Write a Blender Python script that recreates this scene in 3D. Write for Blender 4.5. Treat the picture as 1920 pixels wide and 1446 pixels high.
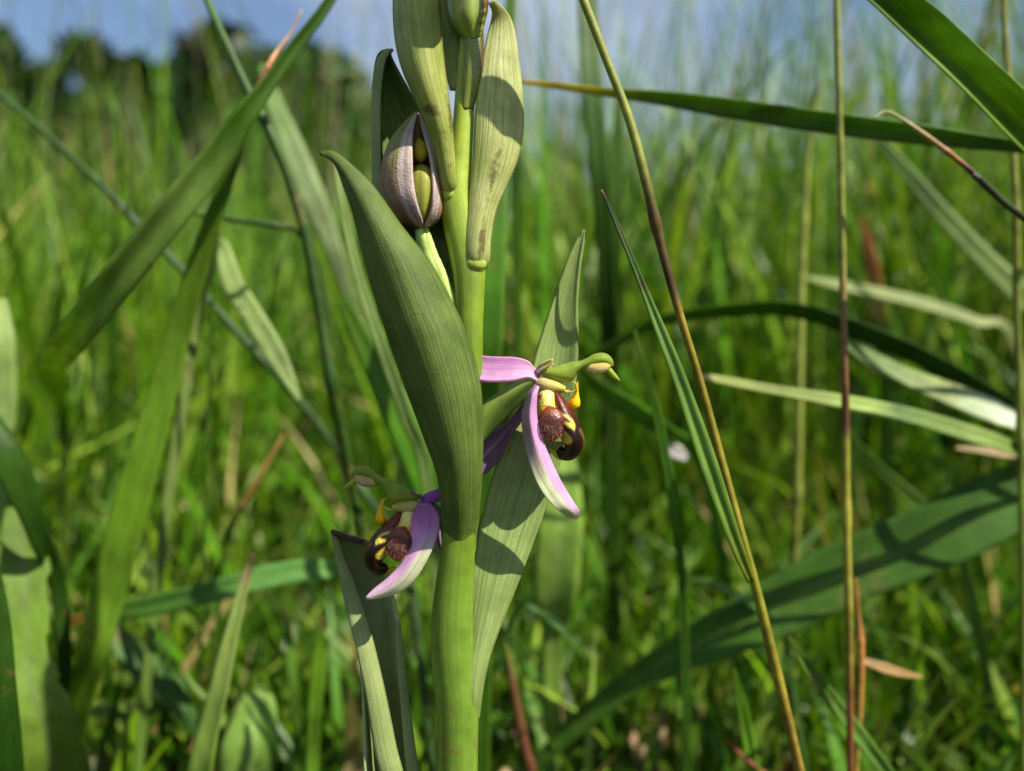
import bpy, math, random
import numpy as np
from mathutils import Vector

random.seed(7)
rng = np.random.default_rng(7)
scene = bpy.context.scene
for o in list(bpy.data.objects):
    bpy.data.objects.remove(o)

# ------------------------------------------------------------------ camera
STEM_D = 0.09            # metres from the lens to the orchid's stem
CAM_H = 0.12             # lens height above the soil
FPX = 1440.0             # focal length in photograph pixels (1920 wide)
cam_data = bpy.data.cameras.new('camera')
cam = bpy.data.objects.new('camera', cam_data)
scene.collection.objects.link(cam)
cam.location = (0, -STEM_D, CAM_H)
cam.rotation_euler = (math.radians(90), 0, 0)
cam_data.sensor_width = 36.0
cam_data.lens = 27.0
cam_data.clip_start = 0.005
cam_data.clip_end = 2000
cam_data.dof.use_dof = True
cam_data.dof.focus_distance = STEM_D - 0.0005
cam_data.dof.aperture_fstop = 13.0
scene.camera = cam

# ------------------------------------------------------------------ light
SUN = Vector((0.50, -0.36, 0.69)).normalized()      # towards the sun
elev = math.asin(SUN.z)
azim = math.atan2(SUN.x, SUN.y)
world = bpy.data.worlds.new('World')
scene.world = world
world.use_nodes = True
wn, wl = world.node_tree.nodes, world.node_tree.links
wn.clear()
w_out = wn.new('ShaderNodeOutputWorld')
w_bg = wn.new('ShaderNodeBackground')
w_sky = wn.new('ShaderNodeTexSky')
w_sky.sky_type = 'NISHITA'
w_sky.sun_disc = False
w_sky.sun_elevation = elev
w_sky.sun_rotation = azim
w_sky.dust_density = 0.6
w_sky.ozone_density = 1.5
w_tc = wn.new('ShaderNodeTexCoord')
w_map = wn.new('ShaderNodeMapping')
w_map.inputs['Location'].default_value = (0.35, 0.2, 0.6)
w_map.inputs['Scale'].default_value = (-1.0, 1.0, 2.2)
w_noise = wn.new('ShaderNodeTexNoise')
w_noise.inputs['Scale'].default_value = 1.5
w_noise.inputs['Detail'].default_value = 7
w_noise.inputs['Roughness'].default_value = 0.55
w_ramp = wn.new('ShaderNodeValToRGB')
w_ramp.color_ramp.elements[0].position = 0.41
w_ramp.color_ramp.elements[1].position = 0.58
w_ramp.color_ramp.elements[0].color = (0, 0, 0, 1)
w_ramp.color_ramp.elements[1].color = (0.85, 0.85, 0.85, 1)
w_mix = wn.new('ShaderNodeMixRGB')
w_mix.inputs['Color2'].default_value = (4.2, 4.7, 5.6, 1)     # thin white cloud
wl.new(w_tc.outputs['Generated'], w_map.inputs['Vector'])
wl.new(w_map.outputs['Vector'], w_noise.inputs['Vector'])
wl.new(w_noise.outputs['Fac'], w_ramp.inputs['Fac'])
wl.new(w_ramp.outputs['Color'], w_mix.inputs['Fac'])
wl.new(w_sky.outputs['Color'], w_mix.inputs['Color1'])
wl.new(w_mix.outputs['Color'], w_bg.inputs['Color'])
w_bg.inputs['Strength'].default_value = 0.086
wl.new(w_bg.outputs['Background'], w_out.inputs['Surface'])

sun_data = bpy.data.lights.new('sun', 'SUN')
sun_data.energy = 5.0
sun_data.angle = math.radians(0.53)
sun_data.color = (1.0, 0.94, 0.81)
sun = bpy.data.objects.new('sun', sun_data)
sun.rotation_euler = SUN.to_track_quat('Z', 'Y').to_euler()
sun.location = (1, -1, 2)
scene.collection.objects.link(sun)

scene.view_settings.view_transform = 'Standard'
scene.view_settings.look = 'None'
scene.view_settings.exposure = 0.9
scene.view_settings.gamma = 1.0
scene.view_settings.use_curve_mapping = False
scene.render.engine = 'CYCLES'
cy = scene.cycles
cy.max_bounces = 7
cy.diffuse_bounces = 4
cy.glossy_bounces = 2
cy.transmission_bounces = 5
cy.transparent_max_bounces = 4
cy.caustics_reflective = False
cy.caustics_refractive = False
cy.sample_clamp_indirect = 4.0
cy.use_denoising = True

# ------------------------------------------------------------------ helpers
def lin(c):
    return tuple(((v / 255.0) / 12.92) if v <= 10.3 else (((v / 255.0) + 0.055) / 1.055) ** 2.4 for v in c)

def W(px, py, z=0.0):
    """photograph pixel + depth behind the stem plane (1 unit = 1/16 mm) -> a point in the meadow, metres"""
    D = STEM_D + z * 6.25e-5
    return Vector(((px - 960.0) / FPX * D, D - STEM_D, CAM_H + (723.0 - py) / FPX * D))

def link(name, me, parent=None, mat=None):
    o = bpy.data.objects.new(name, me)
    scene.collection.objects.link(o)
    if parent is not None:
        o.parent = parent
    if mat is not None and me is not None:
        me.materials.append(mat)
    return o

def empty(name, parent=None, loc=(0, 0, 0)):
    o = bpy.data.objects.new(name, None)
    o.empty_display_size = 0.01
    scene.collection.objects.link(o)
    o.location = loc
    if parent is not None:
        o.parent = parent
    return o

def tag(o, label, cat, group=None, kind=None):
    if label: o['label'] = label
    if cat: o['category'] = cat
    if group: o['group'] = group
    if kind: o['kind'] = kind
    return o

def catmull(pts, n):
    """resample rows of an array along a centripetal-ish Catmull-Rom spline at n even parameter steps"""
    p = np.asarray(pts, float)
    m = len(p)
    if m == 2:
        t = np.linspace(0, 1, n)[:, None]
        return p[0] * (1 - t) + p[1] * t
    ext = np.vstack([2 * p[0] - p[1], p, 2 * p[-1] - p[-2]])
    ts = np.linspace(0, m - 1, n)
    i = np.minimum(ts.astype(int), m - 2)
    f = (ts - i)[:, None]
    a, b, c, d = ext[i], ext[i + 1], ext[i + 2], ext[i + 3]
    return 0.5 * (2 * b + (c - a) * f + (2 * a - 5 * b + 4 * c - d) * f ** 2 + (3 * b - a - 3 * c + d) * f ** 3)

def grid_mesh(name, V, U=None, col=None, closed=False, caps=False):
    """V: (nv, nu, 3) world points -> mesh with uv and optional colours"""
    nv, nu = V.shape[:2]
    verts = V.reshape(-1, 3)
    faces = []
    cols = nu if closed else nu - 1
    for j in range(nv - 1):
        for i in range(cols):
            i2 = (i + 1) % nu
            faces.append((j * nu + i, j * nu + i2, (j + 1) * nu + i2, (j + 1) * nu + i))
    if caps and closed:
        faces.append(tuple(range(nu - 1, -1, -1)))
        faces.append(tuple((nv - 1) * nu + i for i in range(nu)))
    me = bpy.data.meshes.new(name)
    me.from_pydata([tuple(v) for v in verts], [], faces)
    uv = me.uv_layers.new(name='UVMap')
    lv = np.zeros(len(me.loops), int)
    me.loops.foreach_get('vertex_index', lv)
    uu = (lv % nu) / float(max(1, nu - 1 if not closed else nu))
    vv = (lv // nu) / float(nv - 1)
    uv.data.foreach_set('uv', np.stack([uu, vv], 1).ravel())
    if col is not None:
        at = me.color_attributes.new('Col', 'FLOAT_COLOR', 'POINT')
        c4 = np.ones((nv * nu, 4)); c4[:, :3] = np.asarray(col).reshape(-1, 3)
        at.data.foreach_set('color', c4.ravel())
    me.polygons.foreach_set('use_smooth', [True] * len(me.polygons))
    me.update()
    return me

def leaf(name, parent, stations, mat, nu=17, nv=48, col=None, thick=0.00035, wave=0.0, T=None, power=2.0):
    """a leaf, bract or sepal: rows of (left x,y,z, right x,y,z, bulge) from base to tip"""
    T = T or W
    s = catmull(stations, nv)
    V = np.zeros((nv, nu, 3)); C = np.zeros((nv, nu, 3))
    ph = random.random() * 9
    for j in range(nv):
        a, b, bul = s[j, :3], s[j, 3:6], s[j, 6]
        v = j / (nv - 1.0)
        for i in range(nu):
            u = i / (nu - 1.0)
            p = a * (1 - u) + b * u
            p[2] += bul * (1 - abs(2 * u - 1) ** power)
            if wave:
                p[2] += wave * (abs(2 * u - 1) ** 3) * math.sin(v * 11 + ph + u * 4)
                p[0] += 0.35 * wave * (abs(2 * u - 1) ** 3) * math.sin(v * 17 + ph * 2 + u * 5)
            V[j, i] = T(*p)
            if col: C[j, i] = col(u, v)
    me = grid_mesh(name, V, col=C if col else None)
    o = link(name, me, parent, mat)
    if thick:
        m = o.modifiers.new('thickness', 'SOLIDIFY'); m.thickness = thick; m.offset = 0
    return o

def loft(name, parent, rows, mat, nu=20, nv=32, col=None, T=None, lump=0.0, ribs=0, rib=0.0):
    """a solid swept along rows of (x, y, z, half width in the picture plane, half depth)"""
    T = T or W
    s = catmull(rows, nv)
    V = np.zeros((nv, nu, 3)); C = np.zeros((nv, nu, 3))
    for j in range(nv):
        t = s[min(j + 1, nv - 1), :3] - s[max(j - 1, 0), :3]
        t /= max(1e-6, np.linalg.norm(t))
        a = np.cross(t, (0, 0, 1.0)); a /= max(1e-6, np.linalg.norm(a))
        b = np.cross(t, a)
        ra, rb = max(0.15, s[j, 3]), max(0.15, s[j, 4])
        for i in range(nu):
            th = 2 * math.pi * i / nu
            k = 1.0 + rib * math.cos(ribs * th) if ribs else 1.0
            if lump:
                k += lump * math.sin(th * 3 + j * 0.7) * math.sin(j * 1.3 + i)
            p = s[j, :3] + a * (ra * k * math.cos(th)) + b * (rb * k * math.sin(th))
            V[j, i] = T(*p)
            if col: C[j, i] = col(p, j / (nv - 1.0), th)
    me = grid_mesh(name, V, col=C if col else None, closed=True, caps=True)
    return link(name, me, parent, mat)

def mixc(a, b, f):
    f = min(1.0, max(0.0, f))
    return tuple(x * (1 - f) + y * f for x, y in zip(a, b))

# ------------------------------------------------------------------ materials
def new_mat(name):
    m = bpy.data.materials.new(name)
    m.use_nodes = True
    nt = m.node_tree
    nt.nodes.clear()
    return m, nt, nt.nodes, nt.links

def N(nodes, typ, **kw):
    n = nodes.new(typ)
    for k, v in kw.items():
        if k in n.inputs: n.inputs[k].default_value = v
        else: setattr(n, k, v)
    return n

def math_node(nodes, links, op, a, b=None):
    n = nodes.new('ShaderNodeMath'); n.operation = op
    for i, x in enumerate((a, b)):
        if x is None: continue
        if isinstance(x, (int, float)): n.inputs[i].default_value = x
        else: links.new(x, n.inputs[i])
    return n.outputs[0]

def mix_rgb(nodes, links, fac, a, b, blend='MIX'):
    n = nodes.new('ShaderNodeMixRGB'); n.blend_type = blend
    for key, x in (('Fac', fac), ('Color1', a), ('Color2', b)):
        if isinstance(x, (int, float)): n.inputs[key].default_value = x
        elif isinstance(x, tuple): n.inputs[key].default_value = (*x, 1)
        else: links.new(x, n.inputs[key])
    return n.outputs['Color']

def finish_leaf(nodes, links, color, bump_h, bump_s, rough, transl, spec=0.4, tint=(1.25, 1.15, 0.45), dist=0.0002):
    out = nodes.new('ShaderNodeOutputMaterial')
    pr = N(nodes, 'ShaderNodeBsdfPrincipled', Roughness=rough)
    pr.inputs['Specular IOR Level'].default_value = spec
    links.new(color, pr.inputs['Base Color'])
    if bump_h is not None:
        bp = N(nodes, 'ShaderNodeBump', Strength=bump_s, Distance=dist)
        links.new(bump_h, bp.inputs['Height'])
        links.new(bp.outputs['Normal'], pr.inputs['Normal'])
    if transl <= 0:
        links.new(pr.outputs[0], out.inputs['Surface']); return pr
    tr = nodes.new('ShaderNodeBsdfTranslucent')
    tc = mix_rgb(nodes, links, 1.0, color, tint, 'MULTIPLY')
    links.new(tc, tr.inputs['Color'])
    mx = N(nodes, 'ShaderNodeMixShader', Fac=transl)
    links.new(pr.outputs[0], mx.inputs[1]); links.new(tr.outputs[0], mx.inputs[2])
    links.new(mx.outputs[0], out.inputs['Surface'])
    return pr

def bract_mat(name, c_mid, c_vein, c_pale, veins=9, transl=0.28, rough=0.42, stain=0.0, bump=0.5, spots=()):
    m, nt, n, l = new_mat(name)
    uv = n.new('ShaderNodeUVMap'); uv.uv_map = 'UVMap'
    sep = n.new('ShaderNodeSeparateXYZ'); l.new(uv.outputs[0], sep.inputs[0])
    tc = n.new('ShaderNodeTexCoord')
    wob = N(n, 'ShaderNodeTexNoise', Scale=260.0, Detail=2.0)
    l.new(tc.outputs['Object'], wob.inputs['Vector'])
    mpw = N(n, 'ShaderNodeMapping'); mpw.inputs['Scale'].default_value = (4.3, 0.5, 1)
    l.new(uv.outputs[0], mpw.inputs['Vector'])
    lo = N(n, 'ShaderNodeTexNoise', Scale=1.0, Detail=2.0)
    l.new(mpw.outputs[0], lo.inputs['Vector'])
    uw = math_node(n, l, 'ADD', sep.outputs[0], math_node(n, l, 'MULTIPLY', wob.outputs['Fac'], 0.02))
    uw = math_node(n, l, 'ADD', uw, math_node(n, l, 'MULTIPLY', lo.outputs['Fac'], 0.36))
    sn = math_node(n, l, 'SINE', math_node(n, l, 'MULTIPLY', uw, veins * 2 * math.pi))
    vein = math_node(n, l, 'POWER', math_node(n, l, 'MULTIPLY', math_node(n, l, 'ADD', sn, 1.0), 0.5), 5.0)
    # lengthwise streaks
    mp = N(n, 'ShaderNodeMapping'); mp.inputs['Scale'].default_value = (60, 7, 1)
    l.new(uv.outputs[0], mp.inputs['Vector'])
    st = N(n, 'ShaderNodeTexNoise', Scale=1.0, Detail=4.0, Roughness=0.6)
    l.new(mp.outputs[0], st.inputs['Vector'])
    blot = N(n, 'ShaderNodeTexNoise', Scale=190.0, Detail=5.0, Roughness=0.6)
    l.new(tc.outputs['Object'], blot.inputs['Vector'])
    f1 = math_node(n, l, 'MULTIPLY', math_node(n, l, 'ADD', st.outputs['Fac'], blot.outputs['Fac']), 0.5)
    rp = n.new('ShaderNodeValToRGB')
    rp.color_ramp.elements[0].position = 0.40; rp.color_ramp.elements[0].color = (*c_mid, 1)
    rp.color_ramp.elements[1].position = 0.60; rp.color_ramp.elements[1].color = (*c_pale, 1)
    l.new(f1, rp.inputs['Fac'])
    col = mix_rgb(n, l, math_node(n, l, 'MULTIPLY', vein, math_node(n, l, 'MULTIPLY', blot.outputs['Fac'], 0.7)), rp.outputs['Color'], c_vein)
    base_f = N(n, 'ShaderNodeMapRange'); base_f.inputs['From Min'].default_value = 0.0; base_f.inputs['From Max'].default_value = 0.09
    base_f.inputs['To Min'].default_value = 0.75; base_f.inputs['To Max'].default_value = 0.0
    l.new(sep.outputs[1], base_f.inputs['Value'])
    col = mix_rgb(n, l, base_f.outputs[0], col, mixc(c_pale, lin((168, 178, 70)), 0.7))       # yellower where it clasps the stem
    # tiny papillae, their glints painted as paler dots
    vo = N(n, 'ShaderNodeTexVoronoi', Scale=4200.0)
    l.new(tc.outputs['Object'], vo.inputs['Vector'])
    pap = math_node(n, l, 'LESS_THAN', vo.outputs['Distance'], 0.23)
    pmask = N(n, 'ShaderNodeTexNoise', Scale=700.0, Detail=2.0)
    l.new(tc.outputs['Object'], pmask.inputs['Vector'])
    pap_glint = math_node(n, l, 'MULTIPLY', pap, math_node(n, l, 'GREATER_THAN', pmask.outputs['Fac'], 0.53))
    col = mix_rgb(n, l, math_node(n, l, 'MULTIPLY', pap_glint, 0.35), col, mixc(c_pale, (0.5, 0.55, 0.3), 0.5))
    if stain > 0:
        sm = N(n, 'ShaderNodeTexNoise', Scale=1700.0, Detail=5.0, Roughness=0.75)
        l.new(tc.outputs['Object'], sm.inputs['Vector'])
        sl = N(n, 'ShaderNodeTexNoise', Scale=150.0, Detail=1.0)
        l.new(tc.outputs['Object'], sl.inputs['Vector'])
        mm = math_node(n, l, 'ADD', sm.outputs['Fac'], math_node(n, l, 'MULTIPLY', math_node(n, l, 'SUBTRACT', sl.outputs['Fac'], 0.5), 0.9))
        for (su, sv, ru, rv, k) in spots:      # bruised places on the bract
            du = math_node(n, l, 'MULTIPLY', math_node(n, l, 'SUBTRACT', sep.outputs[0], su), 1.0 / ru)
            dv = math_node(n, l, 'MULTIPLY', math_node(n, l, 'SUBTRACT', sep.outputs[1], sv), 1.0 / rv)
            dd = math_node(n, l, 'ADD', math_node(n, l, 'MULTIPLY', du, du), math_node(n, l, 'MULTIPLY', dv, dv))
            bump_ = math_node(n, l, 'MAXIMUM', math_node(n, l, 'SUBTRACT', 1.0, dd), 0.0)
            mm = math_node(n, l, 'ADD', mm, math_node(n, l, 'MULTIPLY', bump_, k))
        r2 = n.new('ShaderNodeValToRGB')
        r2.color_ramp.elements[0].position = 0.80 - stain * 0.2; r2.color_ramp.elements[0].color = (0, 0, 0, 1)
        r2.color_ramp.elements[1].position = 0.97 - stain * 0.2; r2.color_ramp.elements[1].color = (1, 1, 1, 1)
        l.new(mm, r2.inputs['Fac'])
        col = mix_rgb(n, l, math_node(n, l, 'MULTIPLY', r2.outputs['Color'], 0.72), col, (0.085, 0.042, 0.012))
    fine = N(n, 'ShaderNodeTexNoise', Scale=5200.0, Detail=2.0)
    l.new(tc.outputs['Object'], fine.inputs['Vector'])
    h = math_node(n, l, 'ADD', math_node(n, l, 'MULTIPLY', vein, -0.28), math_node(n, l, 'MULTIPLY', fine.outputs['Fac'], 0.45))
    h = math_node(n, l, 'ADD', h, math_node(n, l, 'MULTIPLY', pap_glint, 0.4))
    h = math_node(n, l, 'ADD', h, math_node(n, l, 'MULTIPLY', st.outputs['Fac'], 0.9))
    finish_leaf(n, l, col, h, bump, rough, transl, spec=0.38)
    return m

def vcol_mat(name, transl=0.3, rough=0.4, spec=0.4, streak=0.35, noise=0.35, tint=(1.2, 1.15, 0.5), fine=True, nscale=220.0, bump=0.35, sss=0.0, blemish=0.0):
    """colour from the mesh's own pigment attribute, with streaks along the leaf"""
    m, nt, n, l = new_mat(name)
    at = n.new('ShaderNodeAttribute'); at.attribute_name = 'Col'
    col = at.outputs['Color']
    tc = n.new('ShaderNodeTexCoord')
    h = None
    if streak:
        uv = n.new('ShaderNodeUVMap'); uv.uv_map = 'UVMap'
        mp = N(n, 'ShaderNodeMapping'); mp.inputs['Scale'].default_value = (28, 3, 1)
        l.new(uv.outputs[0], mp.inputs['Vector'])
        st = N(n, 'ShaderNodeTexNoise', Scale=1.0, Detail=4.0, Roughness=0.65)
        l.new(mp.outputs[0], st.inputs['Vector'])
        rp = N(n, 'ShaderNodeMapRange'); rp.inputs['From Min'].default_value = 0.3; rp.inputs['From Max'].default_value = 0.7
        rp.inputs['To Min'].default_value = 1 - streak; rp.inputs['To Max'].default_value = 1 + streak
        l.new(st.outputs['Fac'], rp.inputs['Value'])
        cc = n.new('ShaderNodeCombineXYZ')
        for i in range(3): l.new(rp.outputs[0], cc.inputs[i])
        col = mix_rgb(n, l, 1.0, col, cc.outputs[0], 'MULTIPLY')
        h = st.outputs['Fac']
    if noise:
        bl = N(n, 'ShaderNodeTexNoise', Scale=nscale, Detail=4.0, Roughness=0.6)
        l.new(tc.outputs['Object'], bl.inputs['Vector'])
        rp = N(n, 'ShaderNodeMapRange'); rp.inputs['From Min'].default_value = 0.3; rp.inputs['From Max'].default_value = 0.7
        rp.inputs['To Min'].default_value = 1 - noise; rp.inputs['To Max'].default_value = 1 + noise
        l.new(bl.outputs['Fac'], rp.inputs['Value'])
        cc = n.new('ShaderNodeCombineXYZ')
        for i in range(3): l.new(rp.outputs[0], cc.inputs[i])
        col = mix_rgb(n, l, 1.0, col, cc.outputs[0], 'MULTIPLY')
    if blemish:
        bm = N(n, 'ShaderNodeTexNoise', Scale=520.0, Detail=5.0, Roughness=0.7)
        l.new(tc.outputs['Object'], bm.inputs['Vector'])
        bl2 = N(n, 'ShaderNodeTexNoise', Scale=45.0, Detail=1.0)
        l.new(tc.outputs['Object'], bl2.inputs['Vector'])
        sm_ = math_node(n, l, 'ADD', math_node(n, l, 'MULTIPLY', bm.outputs['Fac'], 0.7), math_node(n, l, 'MULTIPLY', bl2.outputs['Fac'], 0.6))
        rr_ = N(n, 'ShaderNodeMapRange'); rr_.inputs['From Min'].default_value = 0.76; rr_.inputs['From Max'].default_value = 0.84
        rr_.inputs['To Max'].default_value = blemish
        l.new(sm_, rr_.inputs['Value'])
        col = mix_rgb(n, l, rr_.outputs[0], col, (0.16, 0.11, 0.03))
    if fine:
        fi = N(n, 'ShaderNodeTexNoise', Scale=4000.0, Detail=2.0)
        l.new(tc.outputs['Object'], fi.inputs['Vector'])
        h = math_node(n, l, 'ADD', fi.outputs['Fac'], math_node(n, l, 'MULTIPLY', h, 2.0)) if h is not None else fi.outputs['Fac']
    pr = finish_leaf(n, l, col, h, bump, rough, transl, spec, tint)
    if sss:
        pr.inputs['Subsurface Weight'].default_value = sss
        pr.inputs['Subsurface Scale'].default_value = 0.0015
        pr.inputs['Subsurface Radius'].default_value = (0.8, 1.0, 0.25)
    return m

M_bract_shaded = bract_mat('bract_shaded_side', lin((64, 86, 24)), lin((45, 63, 14)), lin((104, 122, 48)), veins=15, transl=0.22, rough=0.6)  # greens darkened to carry the shade on these faces
M_bract_pale = bract_mat('bract_pale', lin((120, 142, 74)), lin((84, 110, 46)), lin((162, 180, 106)), veins=8, transl=0.3)
M_bract_stained = bract_mat('bract_stained', lin((126, 142, 62)), lin((92, 112, 40)), lin((180, 186, 108)), veins=7, transl=0.3, stain=0.35)
M_bract_flecked = bract_mat('bract_flecked', lin((148, 160, 80)), lin((110, 126, 54)), lin((206, 208, 140)), veins=7, transl=0.3, stain=0.2, spots=((0.55, 0.34, 0.2, 0.12, 0.40), (0.62, 0.14, 0.18, 0.12, 0.36), (0.5, 0.56, 0.3, 0.05, 0.22)))
M_bract_specked = bract_mat('bract_specked', lin((132, 146, 58)), lin((98, 114, 40)), lin((184, 190, 104)), veins=7, transl=0.3, stain=0.2, spots=((0.45, 0.36, 0.4, 0.035, 0.46), (0.92, 0.36, 0.12, 0.12, 0.46), (0.6, 0.26, 0.35, 0.10, 0.26)))
M_sheath = bract_mat('sheath_leaf', lin((128, 144, 82)), lin((100, 120, 58)), lin((162, 174, 112)), veins=8, transl=0.28)
M_stem = vcol_mat('stem_skin', transl=0.0, rough=0.36, spec=0.45, streak=0.14, noise=0.2, nscale=420, bump=0.14, sss=0.4, blemish=0.7)
M_flower = vcol_mat('flower_skin', transl=0.4, rough=0.5, spec=0.25, streak=0.2, noise=0.16, nscale=500, tint=(1.05, 1.0, 1.0), bump=0.2)
M_lip = vcol_mat('velvet_lip', transl=0.0, rough=0.38, spec=0.4, streak=0.0, noise=0.22, nscale=1400, bump=0.45)
M_bud = vcol_mat('bud_skin', transl=0.25, rough=0.5, spec=0.3, streak=0.3, noise=0.3, nscale=300, tint=(1.05, 1.0, 0.9), bump=0.5)
M_blade = vcol_mat('grass_blade', transl=0.45, rough=0.46, spec=0.28, streak=0.28, noise=0.28, blemish=0.7, nscale=90, fine=False, bump=0.5)
M_leaf = vcol_mat('broad_leaf_skin', transl=0.3, rough=0.55, spec=0.22, streak=0.07, noise=0.3, nscale=130, fine=False, bump=0.5, blemish=0.5)
M_stalk = vcol_mat('grass_stalk', transl=0.0, rough=0.5, spec=0.3, streak=0.28, noise=0.4, blemish=0.6, nscale=160, fine=False, bump=0.3)
M_meadow = vcol_mat('meadow_blades', transl=0.32, rough=0.45, spec=0.35, streak=0.0, noise=0.3, nscale=60, fine=False)
M_litter = vcol_mat('dead_leaf', transl=0.1, rough=0.7, spec=0.2, streak=0.0, noise=0.4, nscale=300, fine=False)
M_bark = vcol_mat('bark', transl=0.0, rough=0.9, spec=0.1, streak=0.0, noise=0.4, nscale=6, fine=False)
M_crown = vcol_mat('tree_leaves', transl=0.25, rough=0.5, spec=0.3, streak=0.0, noise=0.35, nscale=0.7, fine=False)

# ------------------------------------------------------------------ ground
def make_ground():
    m, nt, n, l = new_mat('soil_and_turf')
    tc = n.new('ShaderNodeTexCoord')
    a = N(n, 'ShaderNodeTexNoise', Scale=34.0, Detail=8.0, Roughness=0.65)
    l.new(tc.outputs['Object'], a.inputs['Vector'])
    r = n.new('ShaderNodeValToRGB')
    e = r.color_ramp.elements
    e[0].position = 0.35; e[0].color = (0.022, 0.014, 0.008, 1)
    e[1].position = 0.7; e[1].color = (0.09, 0.062, 0.034, 1)
    x = e.new(0.55); x.color = (0.045, 0.04, 0.016, 1)
    l.new(a.outputs['Fac'], r.inputs['Fac'])
    b = N(n, 'ShaderNodeTexNoise', Scale=3.0, Detail=4.0)
    l.new(tc.outputs['Object'], b.inputs['Vector'])
    col = mix_rgb(n, l, math_node(n, l, 'GREATER_THAN', b.outputs['Fac'], 0.5), r.outputs['Color'], (0.03, 0.035, 0.010))
    finish_leaf(n, l, col, a.outputs['Fac'], 1.0, 0.95, 0.0, spec=0.1, dist=0.01)
    # one sheet, finer and hummocky near the plant, reaching the horizon
    ring = [0, .05, .1, .16, .22, .3, .4, .55, .75, 1, 1.5, 2.5, 4, 7, 12, 25, 60, 150, 400, 900]
    nu = 48
    verts, faces = [(0, 0, 0)], []
    for r_ in ring[1:]:
        for i in range(nu):
            th = 2 * math.pi * i / nu
            amp = min(0.006, r_ * 0.03) if r_ < 3 else min(0.04, 0.004 * r_)
            z = -0.002 + amp * (math.sin(r_ * 23 + th * 3) * math.cos(th * 5 + r_ * 11)) if r_ < 20 else 0
            verts.append((r_ * math.cos(th), r_ * math.sin(th), z))
    for i in range(nu):
        faces.append((0, 1 + i, 1 + (i + 1) % nu))
    for k in range(len(ring) - 2):
        for i in range(nu):
            i2 = (i + 1) % nu
            faces.append((1 + k * nu + i, 1 + (k + 1) * nu + i, 1 + (k + 1) * nu + i2, 1 + k * nu + i2))
    me = bpy.data.meshes.new('ground')
    me.from_pydata(verts, [], faces)
    me.polygons.foreach_set('use_smooth', [True] * len(me.polygons))
    o = link('ground', me, None, m)
    tag(o, 'dark brown soil under the meadow grass', None, kind='structure')
make_ground()

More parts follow.
